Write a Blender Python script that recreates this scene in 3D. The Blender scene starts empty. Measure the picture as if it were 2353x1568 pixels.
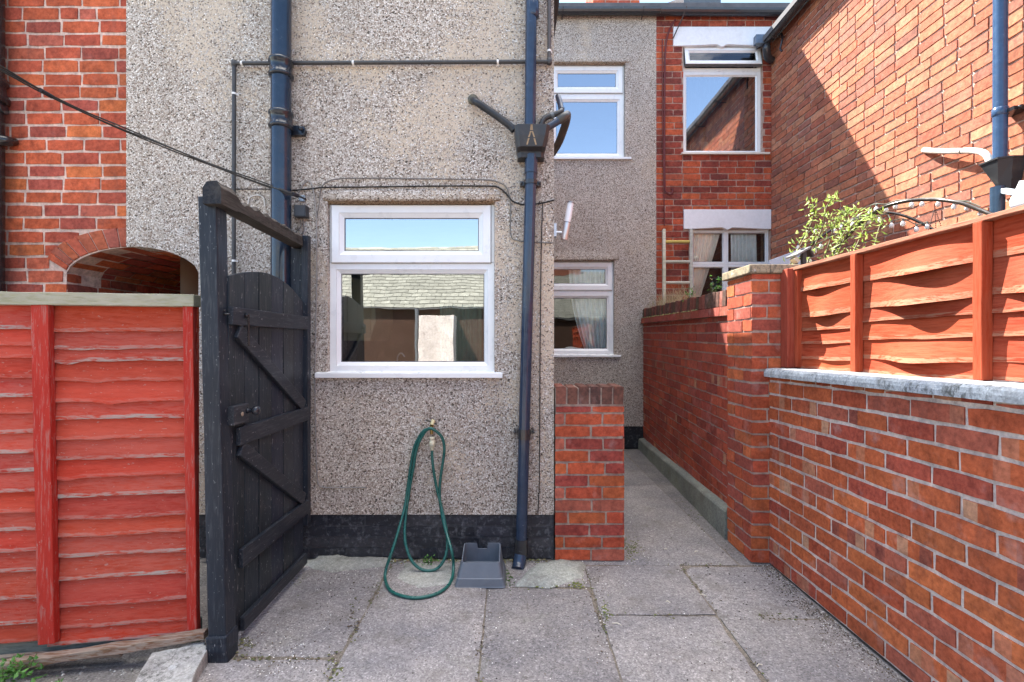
import bpy, math, random
from mathutils import Vector, Matrix, noise as mn

R = random.Random(11)
sc = bpy.context.scene
COL = sc.collection
F = 1115.0; CX = 1176.0; CY = 790.0; H = 1.30     # camera: focal length / principal point (in 2353-px photo units), eye height

def PX(x, d): return (x - CX) * d / F
def PZ(y, d): return H - (y - CY) * d / F
def GD(y): return H * F / (y - CY)                 # depth of a ground point seen at height y
def P(x, y, d): return Vector((PX(x, d), d, PZ(y, d)))
def G(x, y, z=0.0):
    d = (H - z) * F / (y - CY)
    return Vector((PX(x, d), d, z))

# ------------------------------------------------------------------ mesh builder
class MB:
    def __init__(s):
        s.v = []; s.f = []; s.c = []; s.sm = []
    def add(s, verts, faces, col=(1, 1, 1, 0), smooth=False):
        b = len(s.v)
        s.v += [tuple(p) for p in verts]
        percol = isinstance(col, list)
        for i, f in enumerate(faces):
            s.f.append([b + k for k in f]); s.c.append(col[i] if percol else col); s.sm.append(smooth)
        return s
    def box(s, x0, x1, y0, y1, z0, z1, col=(1, 1, 1, 0)):
        v = [(x, y, z) for z in (z0, z1) for y in (y0, y1) for x in (x0, x1)]
        return s.add(v, [(0, 2, 3, 1), (4, 5, 7, 6), (0, 1, 5, 4), (2, 6, 7, 3), (0, 4, 6, 2), (1, 3, 7, 5)], col)
    def bar(s, a, b, w, h, up=(0, 0, 1), col=(1, 1, 1, 0), n=1, jit=0.0, seed=0):
        """rectangular bar a->b, w across, h along up, n segments with jitter"""
        a = Vector(a); b = Vector(b); t = (b - a).normalized(); up = Vector(up)
        side = t.cross(up).normalized(); up2 = side.cross(t).normalized()
        rr = random.Random(seed); vs = []; fs = []
        for i in range(n + 1):
            c = a.lerp(b, i / n)
            for (p, q) in ((-1, -1), (1, -1), (1, 1), (-1, 1)):
                vs.append(c + side * (p * w / 2 + rr.uniform(-jit, jit)) + up2 * (q * h / 2 + rr.uniform(-jit, jit)))
        for i in range(n):
            for k in range(4):
                k2 = (k + 1) % 4
                fs.append((i * 4 + k, i * 4 + k2, i * 4 + 4 + k2, i * 4 + 4 + k))
        fs.append((3, 2, 1, 0)); e = n * 4; fs.append((e, e + 1, e + 2, e + 3))
        return s.add(vs, fs, col)
    def tube(s, pts, r, seg=10, col=(1, 1, 1, 0), cap=True):
        pts = [Vector(p) for p in pts]; n = len(pts)
        rad = r if isinstance(r, (list, tuple)) else [r] * n
        vs = []; fs = []; ref = None
        for i, p in enumerate(pts):
            t = (pts[min(i + 1, n - 1)] - pts[max(i - 1, 0)])
            if t.length < 1e-9: t = Vector((0, 0, 1))
            t.normalize()
            if ref is None:
                ref = Vector((0, 0, 1)) if abs(t.z) < .9 else Vector((0, -1, 0))
            u = ref - t * ref.dot(t)
            if u.length < 1e-6: u = Vector((1, 0, 0)) - t * t.x
            u.normalize(); ref = u; w = t.cross(u)
            for k in range(seg):
                a = 2 * math.pi * k / seg
                vs.append(p + (u * math.cos(a) + w * math.sin(a)) * rad[i])
        for i in range(n - 1):
            for k in range(seg):
                k2 = (k + 1) % seg
                fs.append((i * seg + k, i * seg + k2, (i + 1) * seg + k2, (i + 1) * seg + k))
        s.add(vs, fs, col, True)
        if cap:
            s.add(vs[:seg], [tuple(reversed(range(seg)))], col); s.add(vs[-seg:], [tuple(range(seg))], col)
        return s
    def prism(s, poly, o, u, v, n, depth, col=(1, 1, 1, 0)):
        """extrude 2-D poly (in u,v from origin o) by depth along n (both caps)"""
        o, u, v, n = map(Vector, (o, u, v, n)); k = len(poly)
        a = [o + u * p[0] + v * p[1] for p in poly]; b = [p + n * depth for p in a]
        fs = [tuple(range(k)), tuple(reversed(range(k, 2 * k)))]
        fs += [(i, k + i, k + (i + 1) % k, (i + 1) % k) for i in range(k)]
        return s.add(a + b, fs, col)
    def loft(s, rings, col=(1, 1, 1, 0), closed=True, smooth=False, capa=False, capb=False):
        k = len(rings[0]); vs = [p for r in rings for p in r]; fs = []
        for i in range(len(rings) - 1):
            for j in range(k if closed else k - 1):
                j2 = (j + 1) % k
                fs.append((i * k + j, i * k + j2, (i + 1) * k + j2, (i + 1) * k + j))
        if capa: fs.append(tuple(reversed(range(k))))
        if capb: fs.append(tuple(range((len(rings) - 1) * k, len(rings) * k)))
        return s.add(vs, fs, col, smooth)
    def grid(s, fn, nu, nv, col=(1, 1, 1, 0), smooth=True, colfn=None):
        vs = [fn(i / nu, j / nv) for j in range(nv + 1) for i in range(nu + 1)]
        fs = [(j * (nu + 1) + i, j * (nu + 1) + i + 1, (j + 1) * (nu + 1) + i + 1, (j + 1) * (nu + 1) + i) for j in range(nv) for i in range(nu)]
        if colfn:
            col = [colfn((i + .5) / nu, (j + .5) / nv) for j in range(nv) for i in range(nu)]
        return s.add(vs, fs, col, smooth)
    def lathe(s, c, prof, axis=(0, 0, 1), seg=16, col=(1, 1, 1, 0)):
        c = Vector(c); ax = Vector(axis).normalized()
        u = Vector((1, 0, 0)) if abs(ax.x) < .9 else Vector((0, 0, 1))
        u = (u - ax * u.dot(ax)).normalized(); w = ax.cross(u)
        rings = [[c + ax * h + (u * math.cos(2 * math.pi * k / seg) + w * math.sin(2 * math.pi * k / seg)) * max(r, 1e-5) for k in range(seg)] for r, h in prof]
        return s.loft(rings, col, True, True, True, True)
    def blob(s, c, r, col=(1, 1, 1, 0), rr=R, flat=.6):
        c = Vector(c)
        vs = [c + Vector((rr.uniform(.7, 1) * r * math.cos(a), rr.uniform(.7, 1) * r * math.sin(a), 0)) for a in (0.3, 1.6, 2.9, 4.1, 5.2)]
        vs.append(c + Vector((0, 0, r * flat)))
        return s.add(vs, [(i, (i + 1) % 5, 5) for i in range(5)], col)

ROOT = {}
def setup_mesh(mb, name, off):
    me = bpy.data.meshes.new(name)
    me.from_pydata([(x - off[0], y - off[1], z - off[2]) for x, y, z in mb.v], [], mb.f)
    me.update()
    at = me.color_attributes.new('Col', 'FLOAT_COLOR', 'CORNER')
    buf = []
    for p, c in zip(me.polygons, mb.c):
        p.use_smooth = mb.sm[p.index]
        c4 = (list(c) + [0])[:4] if len(c) < 4 else list(c)
        buf += c4 * p.loop_total
    at.data.foreach_set('color', buf)
    return me
def tag(o, label, cat, group=None):
    o['label'] = label; o['category'] = cat
    if group: o['group'] = group
    return o
def empty(name, label, cat, loc, group=None):
    o = bpy.data.objects.new(name, None); COL.objects.link(o); o.location = loc; o.empty_display_size = .1
    ROOT[o.name] = tuple(loc)
    return tag(o, label, cat, group)
def bev(o, w, seg=2):
    m = o.modifiers.new('bevel', 'BEVEL'); m.width = w; m.segments = seg; m.limit_method = 'ANGLE'; m.angle_limit = math.radians(40)
def part(name, mb, mat, parent, label=None, bevel=0, fix=True):
    r = parent
    while r.parent: r = r.parent
    off = ROOT[r.name]
    o = bpy.data.objects.new(name, setup_mesh(mb, name, off)); COL.objects.link(o)
    o.data.materials.append(mat); o.parent = parent
    if fix: fixn(o)
    if label: o['label'] = label
    if bevel: bev(o, bevel)
    return o
def fixn(o):
    import bmesh
    b = bmesh.new(); b.from_mesh(o.data); bmesh.ops.recalc_face_normals(b, faces=b.faces[:]); b.to_mesh(o.data); b.free()
def solo(name, mb, mat, label=None, cat=None, group=None, kind=None, bevel=0, fix=True):
    xs = [p[0] for p in mb.v]; ys = [p[1] for p in mb.v]; zs = [p[2] for p in mb.v]
    off = ((min(xs) + max(xs)) / 2, (min(ys) + max(ys)) / 2, min(zs))
    o = bpy.data.objects.new(name, setup_mesh(mb, name, off)); COL.objects.link(o)
    o.location = off; o.data.materials.append(mat); ROOT[o.name] = off
    if fix: fixn(o)
    if label: tag(o, label, cat, group)
    if kind: o['kind'] = kind
    if bevel: bev(o, bevel)
    return o
def curve_pts(pts, n=8):
    """Catmull-Rom through pts"""
    pts = [Vector(p) for p in pts]; out = []
    q = [pts[0] * 2 - pts[1]] + pts + [pts[-1] * 2 - pts[-2]]
    for i in range(1, len(q) - 2):
        for k in range(n):
            t = k / n; a, b, c, d = q[i - 1:i + 3]
            out.append(.5 * ((2 * b) + (c - a) * t + (2 * a - 5 * b + 4 * c - d) * t * t + (3 * b - a - 3 * c + d) * t ** 3))
    return out + [pts[-1]]

# ------------------------------------------------------------------ materials
class N:
    def __init__(s, name):
        m = bpy.data.materials.new(name); m.use_nodes = True; s.m = m; s.t = m.node_tree; s.t.nodes.clear()
        s.out = s.t.nodes.new('ShaderNodeOutputMaterial'); s.b = s.t.nodes.new('ShaderNodeBsdfPrincipled')
        s.t.links.new(s.b.outputs[0], s.out.inputs[0])
    def n(s, typ, **kw):
        x = s.t.nodes.new('ShaderNode' + typ)
        for k, v in kw.items(): setattr(x, k, v)
        return x
    def l(s, a, b): s.t.links.new(a, b)
    def coord(s, scale=(1, 1, 1), obj=True):
        # world position of the surface point: every material of the place uses metres
        c = s.n('NewGeometry'); m = s.n('Mapping'); m.inputs['Scale'].default_value = scale
        s.l(c.outputs['Position'], m.inputs[0]); return m.outputs[0]
    def noise(s, scale, detail=4, rough=.55, vec=None, aniso=None, dist=0):
        x = s.n('TexNoise'); x.inputs['Scale'].default_value = scale; x.inputs['Detail'].default_value = detail
        x.inputs['Roughness'].default_value = rough; x.inputs['Distortion'].default_value = dist
        s.l(vec or s.coord(aniso or (1, 1, 1)), x.inputs['Vector']); return x.outputs['Fac']
    def ramp(s, fac, stops, interp='LINEAR'):
        r = s.n('ValToRGB'); r.color_ramp.interpolation = interp
        e = r.color_ramp.elements
        while len(e) < len(stops): e.new(.5)
        for i, (p, c) in enumerate(stops):
            e[i].position = p; e[i].color = (c, c, c, 1) if not isinstance(c, tuple) else (c + (1,))[:4]
        s.l(fac, r.inputs[0]); return r.outputs[0]
    def mix(s, fac, a, b, mode='MIX'):
        x = s.n('Mix', data_type='RGBA', blend_type=mode)
        for sock, v in ((x.inputs[0], fac), (x.inputs[6], a), (x.inputs[7], b)):
            if hasattr(v, 'default_value') or hasattr(v, 'is_linked'): s.l(v, sock)
            elif isinstance(v, tuple): sock.default_value = (v + (1,))[:4]
            else: sock.default_value = v
        return x.outputs[2]
    def math(s, op, a, b=0.0):
        x = s.n('Math', operation=op)
        for sock, v in ((x.inputs[0], a), (x.inputs[1], b)):
            if hasattr(v, 'is_linked'): s.l(v, sock)
            else: sock.default_value = v
        return x.outputs[0]
    def bump(s, h, dist, strength=1.0, prev=None):
        x = s.n('Bump'); x.inputs['Distance'].default_value = dist; x.inputs['Strength'].default_value = strength
        s.l(h, x.inputs['Height'])
        if prev: s.l(prev, x.inputs['Normal'])
        return x.outputs[0]
    def attr(s):
        a = s.n('Attribute', attribute_name='Col'); return a
    def done(s, col=None, rough=None, normal=None, spec=.3, metal=0):
        i = s.b.inputs
        if col is not None:
            if isinstance(col, tuple): i['Base Color'].default_value = (col + (1,))[:4]
            else: s.l(col, i['Base Color'])
        if rough is not None:
            if hasattr(rough, 'is_linked'): s.l(rough, i['Roughness'])
            else: i['Roughness'].default_value = rough
        i['Specular IOR Level'].default_value = spec; i['Metallic'].default_value = metal
        if normal: s.l(normal, i['Normal'])
        return s.m

def m_brick(name, soot=.25, efflo=.15, bumpd=.003):
    k = N(name); a = k.attr()
    n1 = k.noise(55, 6, .65); n2 = k.noise(2.2, 4, .6); n3 = k.noise(9, 5, .6); n4 = k.noise(260, 3, .6)
    c = k.mix(k.ramp(n1, [(.3, .0), (.72, .55)]), a.outputs['Color'], k.mix(.5, a.outputs['Color'], (.30, .11, .07)), 'MIX')
    c = k.mix(1.0, c, k.ramp(n1, [(.25, .58), (.6, 1.14)]), 'MULTIPLY')
    c = k.mix(1.0, c, k.ramp(k.noise(19, 5, .7), [(.30, (.66, .62, .64)), (.50, (1.0, .98, .97)), (.72, (1.26, 1.22, 1.16))]), 'MULTIPLY')
    c = k.mix(k.math('MULTIPLY', k.ramp(k.noise(7, 6, .72, aniso=(1.4, 1.4, .5)), [(.55, 0.0), (.70, 1.0)]), .35), c, (.11, .055, .045))
    c = k.mix(k.ramp(n4, [(.64, 0.0), (.74, .3)]), c, (.10, .03, .025))
    c = k.mix(k.math('MULTIPLY', k.ramp(n2, [(.52, 0.0), (.75, 1.0)]), soot), c, (.07, .045, .04))
    c = k.mix(k.math('MULTIPLY', k.ramp(n3, [(.58, 0.0), (.78, 1.0)]), efflo), c, (.55, .40, .37))
    c = k.mix(1.0, c, k.ramp(k.noise(3.2, 5, .65), [(.30, (.80, .78, .76)), (.65, (1.06, 1.05, 1.04))]), 'MULTIPLY')
    nb = k.bump(n1, bumpd, .7); nb = k.bump(n4, .0015, .5, nb)
    return k.done(c, .88, nb, .2)
def m_pebble(name, patchy=.5, zstain=None):
    k = N(name); pos = k.coord()
    nz = k.n('TexNoise'); nz.inputs['Scale'].default_value = 60; k.l(pos, nz.inputs['Vector'])
    wob = k.n('VectorMath', operation='MULTIPLY_ADD'); k.l(nz.outputs['Color'], wob.inputs[0])
    wob.inputs[1].default_value = (.012,) * 3; k.l(pos, wob.inputs[2])
    v = k.n('TexVoronoi'); v.inputs['Scale'].default_value = 138; k.l(wob.outputs[0], v.inputs['Vector'])
    ve = k.n('TexVoronoi', feature='DISTANCE_TO_EDGE'); ve.inputs['Scale'].default_value = 138; k.l(wob.outputs[0], ve.inputs['Vector'])
    sep = k.n('SeparateColor'); k.l(v.outputs['Color'], sep.inputs[0])
    chip = k.ramp(sep.outputs[0], [(0, (.06, .05, .042)), (.07, (.24, .185, .155)), (.16, (.42, .35, .30)), (.30, (.60, .54, .48)), (.54, (.76, .72, .67)), (.76, (.92, .90, .86))], 'CONSTANT')
    base = (.57, .49, .39)
    big = k.noise(1.5, 5, .62); mid = k.noise(11, 4, .6)
    keep = k.math('ADD', k.math('MULTIPLY', k.ramp(big, [(.44, 1.0), (.64, 0.0)]), .90), k.math('MULTIPLY', mid, .42))
    # a chip is present where its random number is below the local density
    dens = k.ramp(k.math('SUBTRACT', k.math('ADD', keep, -.06 + .55 * (1 - patchy)), sep.outputs[1]), [(.0, 0.0), (.02, 1.0)])
    edge = k.ramp(ve.outputs['Distance'], [(.03, 0.0), (.16, 1.0)])
    msk = k.math('MULTIPLY', dens, k.ramp(ve.outputs['Distance'], [(.02, .0), (.10, 1.0)]))
    bcol = k.mix(k.noise(30, 4, .6), base, (.45, .38, .30))
    gap = k.mix(dens, bcol, k.mix(.25, bcol, (.15, .12, .095)))
    c = k.mix(msk, gap, chip)
    tone = k.noise(.9, 3, .5)
    c = k.mix(1.0, c, k.ramp(tone, [(.3, (.93, .91, .90)), (.7, (1.12, 1.06, 1.0))]), 'MULTIPLY')
    st = k.noise(3.5, 6, .7, aniso=(1.6, 1, .28))
    c = k.mix(k.math('MULTIPLY', k.ramp(st, [(.55, 0.0), (.75, 1.0)]), .28), c, (.16, .12, .085))
    at = k.attr(); c = k.mix(at.outputs['Alpha'], c, k.mix(1.0, c, (.46, .31, .16), 'MULTIPLY'))
    h = k.math('MULTIPLY', dens, edge)
    nb = k.bump(h, .006, .85)
    return k.done(c, .75, nb, .3)
def m_wood(name, axis, grain=1.0, fade=None, bumpd=.0015, rough=.75, bare=(.36, .31, .26), chips=.0, spec=.15, th=.66, dist=.25):
    """painted/stained timber: colour from Col, grain along axis, bare wood where Col alpha (worn edges) and noise say so"""
    k = N(name); a = k.attr()
    sc_ = {'x': (1.2, 14, 14), 'y': (14, 1.2, 14), 'z': (14, 14, 1.2)}[axis]
    g = k.noise(5, 7, .68, aniso=sc_, dist=dist); big = k.noise(2.4, 4, .6, aniso=tuple(.5 if q < 2 else 2.2 for q in sc_)); fine = k.noise(60, 4, .7, aniso=tuple(q / 6 for q in sc_))
    c = k.mix(1.0, a.outputs['Color'], k.ramp(g, [(.25, 1 - .45 * grain), (.65, 1 + .18 * grain)]), 'MULTIPLY')
    if fade: c = k.mix(k.math('MULTIPLY', k.ramp(big, [(.42, 0.0), (.7, 1.0)]), fade[1]), c, fade[0])
    w = k.math('MULTIPLY', a.outputs['Alpha'], k.ramp(k.math('ADD', fine, k.math('MULTIPLY', g, .6)), [(th, 0.0), (th + .2, 1.0)]))
    if chips: w = k.math('MAXIMUM', w, k.math('MULTIPLY', k.ramp(k.noise(75, 3, .6, aniso=tuple(.5 if q < 2 else 1.6 for q in sc_)), [(.66, 0.0), (.69, 1.0)]), chips))
    c = k.mix(w, c, k.mix(fine, bare, tuple(q * .6 for q in bare)))
    nb = k.bump(g, bumpd, .8); nb = k.bump(fine, bumpd * .5, .5, nb)
    return k.done(c, rough, nb, spec)
def m_col(name, rough=.5, var=.15, scale=20, bumpd=.0008, spec=.5, metal=0, dirt=None, dscale=6):
    k = N(name); a = k.attr(); n1 = k.noise(scale, 5, .6)
    c = k.mix(1.0, a.outputs['Color'], k.ramp(n1, [(.3, 1 - var), (.7, 1 + var)]), 'MULTIPLY')
    if dirt: c = k.mix(k.math('MULTIPLY', k.ramp(k.noise(dscale, 6, .68), [(.52, 0.0), (.72, 1.0)]), dirt[1]), c, dirt[0])
    rn = k.ramp(n1, [(.3, max(.05, rough - .1)), (.7, min(1, rough + .12))])
    return k.done(c, rn, k.bump(n1, bumpd, .6) if bumpd else None, spec, metal)
def m_concrete(name, base=(.36, .33, .335), speck=1.0, moss=.3, lichen=0):
    k = N(name); a = k.attr()
    f = k.noise(330, 3, .7); m = k.noise(48, 6, .7); b = k.noise(2.1, 5, .62); b2 = k.noise(5.3, 6, .7)
    v = k.n('TexVoronoi'); v.inputs['Scale'].default_value = 170; k.l(k.coord(), v.inputs['Vector'])
    sep = k.n('SeparateColor'); k.l(v.outputs['Color'], sep.inputs[0])
    c = k.mix(1.0, a.outputs['Color'], k.ramp(m, [(.28, .70), (.72, 1.22)]), 'MULTIPLY')
    c = k.mix(1.0, c, k.ramp(b, [(.30, (.66, .66, .70)), (.68, (1.18, 1.14, 1.08))]), 'MULTIPLY')
    c = k.mix(speck * .8, c, k.mix(1.0, c, k.ramp(sep.outputs[0], [(0, .58), (.2, .86), (.55, 1.02), (.85, 1.25), (.95, 1.55)], 'CONSTANT'), 'MULTIPLY'))
    c = k.mix(k.math('MULTIPLY', k.ramp(b2, [(.53, 0.0), (.68, 1.0)]), .55), c, (.12, .105, .09))
    c = k.mix(k.math('MULTIPLY', k.ramp(k.noise(3.1, 6, .7, aniso=(1, 1.1, 1.3)), [(.58, 0.0), (.74, 1.0)]), moss), c, (.14, .15, .09))
    sp = k.ramp(k.noise(23, 6, .75), [(.69, 0.0), (.73, 1.0)])
    c = k.mix(k.math('MULTIPLY', sp, .7), c, (.05, .045, .04))
    if lichen:
        l1 = k.math('MULTIPLY', k.ramp(k.noise(38, 6, .75, aniso=(1, 1, .45)), [(.50, 0.0), (.58, 1.0)]), k.ramp(k.noise(6, 4, .6), [(.40, .1), (.62, 1.0)]))
        c = k.mix(k.math('MULTIPLY', l1, lichen), c, (.055, .055, .045)); c = k.mix(k.math('MULTIPLY', k.ramp(k.noise(17, 5, .7), [(.60, 0.0), (.68, 1.0)]), .6), c, (.60, .62, .62))
    nb = k.bump(m, .003, .6); nb = k.bump(f, .0012, .6, nb)
    return k.done(c, .92, nb, .2)
def m_glass(name, refl=.4, tint=(.75, .82, .80)):
    k = N(name); k.t.nodes.remove(k.b)
    g = k.n('BsdfGlossy'); g.inputs['Roughness'].default_value = .0; g.inputs['Color'].default_value = (.97, .98, 1, 1)
    wv = k.noise(2.4, 2, .5); nb = k.bump(wv, .004, .25); k.l(nb, g.inputs['Normal'])
    t = k.n('BsdfTransparent'); t.inputs['Color'].default_value = tint + (1,)
    lw = k.n('Fresnel'); lw.inputs['IOR'].default_value = 1.5
    fac = k.math('MINIMUM', k.math('ADD', lw.outputs[0], refl), 1.0)
    mx = k.n('MixShader'); k.l(fac, mx.inputs[0]); k.l(t.outputs[0], mx.inputs[1]); k.l(g.outputs[0], mx.inputs[2])
    k.l(mx.outputs[0], k.out.inputs[0]); return k.m

M = {}
M['brick'] = m_brick('brickwork', .30, .10)
M['brick_pale'] = m_brick('pale_brickwork', .22, .18)  # for the side wall, whose PALE colours carry a sunlit look
M['brick_garden'] = m_brick('garden_brickwork', .18, .34)
M['pebble'] = m_pebble('pebbledash', .55)
M['pebble_rear'] = m_pebble('rear_pebbledash', .05)
M['plinth'] = m_col('black_painted_brick', .42, .35, 45, .003, .45, dirt=((.26, .27, .29), .45), dscale=38)
M['upvc'] = m_col('white_upvc', .32, .03, 12, 0, .5, dirt=((.60, .58, .52), .08), dscale=5)
M['glass'] = m_glass('window_glass', .30)
M['glass_up'] = m_glass('upper_window_glass', .42)
M['glass_low'] = m_glass('ground_floor_glass', .06, (.93, .95, .94))
M['paint_lintel'] = m_col('white_painted_stone', .6, .05, 30, .001, .3, dirt=((.45, .42, .38), .18))
M['black_gloss'] = m_col('blue_black_gloss_paint', .17, .14, 26, .0006, .5, dirt=((.07, .055, .04), .28), dscale=7)
M['plastic'] = m_col('grey_plastic', .45, .10, 18, .0006, .45, dirt=((.16, .14, .11), .25), dscale=9)
M['cable'] = m_col('cable_sheath', .6, .2, 40, 0, .3)
M['red_wood'] = m_wood('faded_red_fence_paint', 'x', .50, ((.52, .10, .065), .5), .0016, .75, (.42, .37, .32), .45)
M['red_wood_v'] = m_wood('faded_red_batten_paint', 'z', .40, ((.48, .075, .045), .4), .0014, .75, (.40, .34, .29), .45, .15, .84)
M['grey_wood'] = m_wood('weathered_softwood', 'x', .75, ((.21, .22, .11), .7), .002, .9, (.45, .42, .36))
M['black_wood_y'] = m_wood('blue_black_timber_paint_along', 'y', .14, ((.034, .038, .046), .6), .0004, .42, (.34, .34, .34), .8, .25, .82)
M['black_wood_z'] = m_wood('blue_black_timber_paint_upright', 'z', .14, ((.030, .040, .056), .6), .0004, .40, (.36, .36, .36), .8, .25, .82)
M['split_beam'] = m_wood('split_blackened_beam', 'y', 1.1, ((.10, .09, .075), .5), .004, .85, (.20, .18, .155), .3, .15, .70, .6)
M['orange_wood'] = m_wood('orange_brown_fence_stain', 'y', .95, ((.36, .06, .022), .3), .0022, .78, (.40, .25, .16))
M['orange_wood_z'] = m_wood('orange_brown_batten_stain', 'z', .6, None, .0016, .78, (.40, .25, .16))
M['concrete'] = m_concrete('worn_concrete_flags')
M['mortar_patch'] = m_concrete('greenish_cement_patch', speck=.6, moss=.75)
M['coping'] = m_concrete('weathered_coping', speck=.5, moss=.3, lichen=.8)
M['hose'] = m_col('green_hose', .30, .12, 30, 0, .5)
M['metal'] = m_col('dull_metal', .38, .12, 50, 0, .5, .85)
M['lime'] = m_col('paint_spattered_pipe', .55, .06, 30, .001, .4, dirt=((.10, .085, .07), .55), dscale=28)
M['leaf'] = None
M['curtain'] = m_col('curtain_cloth', .9, .08, 14, 0, .1)
M['room'] = m_col('room_surface', .9, .08, 3, 0, .1)
M['slate'] = m_col('roof_slate', .7, .25, 9, .002, .3)
M['gravel'] = m_col('loose_grit', .9, .25, 60, 0, .2)
k = N('leaf'); a = k.attr(); c = k.mix(1.0, a.outputs['Color'], k.ramp(k.noise(40, 3), [(.3, .7), (.7, 1.25)]), 'MULTIPLY')
k.b.inputs['Subsurface Weight'].default_value = 0
tr = k.n('BsdfTranslucent'); k.l(c, tr.inputs['Color']); k.done(c, .5, None, .35)
mx = k.n('MixShader'); mx.inputs[0].default_value = .35; k.l(k.b.outputs[0], mx.inputs[1]); k.l(tr.outputs[0], mx.inputs[2]); k.l(mx.outputs[0], k.out.inputs[0]); M['leaf'] = k.m
k = N('white_bulb'); k.b.inputs['Transmission Weight'].default_value = .3; M['bulb'] = k.done((.85, .85, .83), .15, None, .5)

# ------------------------------------------------------------------ brickwork
RED = [(.48, .098, .040), (.45, .086, .038), (.50, .112, .042), (.43, .082, .042), (.46, .108, .058), (.40, .075, .044), (.53, .14, .045), (.42, .105, .070), (.34, .070, .050)]
DARK = [(.27, .05, .035), (.32, .055, .035), (.23, .045, .035), (.36, .07, .04), (.19, .045, .04), (.30, .075, .055), (.40, .085, .035)]
MORT = (.60, .49, .42)
def bricks(mb, o, u, n, L, Ht, pl, ph, joint=.010, rec=.005, pal=RED, mortar=MORT, holes=(), jit=.0022, half=.5, rr=R, strips=0.0, zfn=None, headers=0.08, pale=None, clip=None, v_axis=(0, 0, 1), slab=True, start=None):
    """stretcher-bond brickwork on plane o + u*s + z*t, normal n; each brick has its own irregular outline and colour"""
    o = Vector(o); u = Vector(u).normalized(); n = Vector(n).normalized(); z = Vector(v_axis)
    zf = zfn or (lambda s: 0.0)
    def pt(s, t, d): return o + u * s + z * (t + zf(s)) + n * d
    nr = int(math.ceil(Ht / ph))
    for row in range(nr):
        t0 = row * ph + joint / 2; t1 = min((row + 1) * ph, Ht) - joint / 2
        if t1 - t0 < .012: continue
        s = -pl * (half if row % 2 else 0.0) - rr.uniform(0, .02) - (start or 0)
        while s < L:
            ln = pl * (.5 if rr.random() < headers else 1.0) * rr.uniform(.975, 1.025)
            s0 = max(0, s + joint / 2); s1 = min(L, s + ln - joint / 2); s += ln
            if s1 - s0 < .018: continue
            segs = [(s0, s1)]
            for (ha, hb, hc, hd) in holes:
                if t1 > hc and t0 < hd and (min(t1, hd) - max(t0, hc)) > .35 * (t1 - t0):
                    ns = []
                    for (a, b) in segs:
                        if hb <= a or ha >= b: ns.append((a, b)); continue
                        if ha - a > .02: ns.append((a, ha - .002))
                        if b - hb > .02: ns.append((hb + .002, b))
                    segs = ns
            if clip: segs = [x for sg in segs for x in clip(sg[0], sg[1], t0, t1)]
            for (a, b) in segs:
                base = pale if (pale and rr.random() < .06) else rr.choice(pal)
                f = rr.uniform(.82, 1.15); base = tuple(min(.8, q * f) for q in base)
                k = max(2, int((b - a) / .045)); top = []; bot = []
                jt = rr.uniform(-jit, jit); jb = rr.uniform(-jit, jit)
                for i in range(k + 1):
                    q = a + (b - a) * i / k; e = .004 if i in (0, k) else 0
                    top.append((q + (rr.uniform(-jit, jit) if i in (0, k) else 0), t1 + jt - e * rr.random() + rr.uniform(-jit, jit) * .6))
                    bot.append((q + (rr.uniform(-jit, jit) if i in (0, k) else 0), t0 + jb + e * rr.random() + rr.uniform(-jit, jit) * .6))
                pr = rr.uniform(-.0012, .0012)
                vf = [pt(x, y, pr) for x, y in bot] + [pt(x, y, pr) for x, y in top]
                vb = [pt(x, y, -rec - .004) for x, y in bot] + [pt(x, y, -rec - .004) for x, y in top]
                m = k + 1; fs = []; cs = []
                strip = rr.random() < strips
                for i in range(k):
                    fs.append((i, i + 1, m + i + 1, m + i))
                    cc = base
                    if strip and rr.random() < .3:
                        w = rr.uniform(.25, .8); cc = tuple(x * (1 - w) + y * w for x, y in zip(base, rr.choice([(.50, .27, .16), (.46, .20, .13), (.17, .05, .045), (.50, .33, .21)])))
                    cs.append(cc + (0,))
                loop = list(range(m)) + list(range(2 * m - 1, m - 1, -1)); N2 = 2 * m
                for i in range(len(loop)):
                    p, q = loop[i], loop[(i + 1) % len(loop)]
                    fs.append((p, N2 + p, N2 + q, q)); cs.append(tuple(x * .9 for x in base) + (0,))
                mb.add(vf + vb, fs, cs)
    return mb
def slab_rects(mb, o, u, n, L, Ht, holes, rec, thick, mortar, v_axis=(0, 0, 1), zfn=None):
    """mortar backing in pieces round rectangular holes"""
    o = Vector(o); u = Vector(u).normalized(); n = Vector(n).normalized(); z = Vector(v_axis); zf = zfn or (lambda s: 0)
    xs = sorted(set([0, L] + [min(max(h[i], 0), L) for h in holes for i in (0, 1)]))
    zs = sorted(set([0, Ht] + [min(max(h[i], 0), Ht) for h in holes for i in (2, 3)]))
    for i in range(len(xs) - 1):
        for j in range(len(zs) - 1):
            a, b, c, d = xs[i], xs[i + 1], zs[j], zs[j + 1]
            if b - a < 1e-4 or d - c < 1e-4: continue
            if any(h[0] < (a + b) / 2 < h[1] and h[2] < (c + d) / 2 < h[3] for h in holes): continue
            v = []
            for dd in (-rec, -thick):
                for (s, t) in ((a, c), (b, c), (b, d), (a, d)):
                    v.append(o + u * s + z * (t + zf(s)) + n * dd)
            mb.add(v, [(0, 1, 2, 3), (7, 6, 5, 4), (0, 4, 5, 1), (1, 5, 6, 2), (2, 6, 7, 3), (3, 7, 4, 0)], mortar + (0,))

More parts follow.
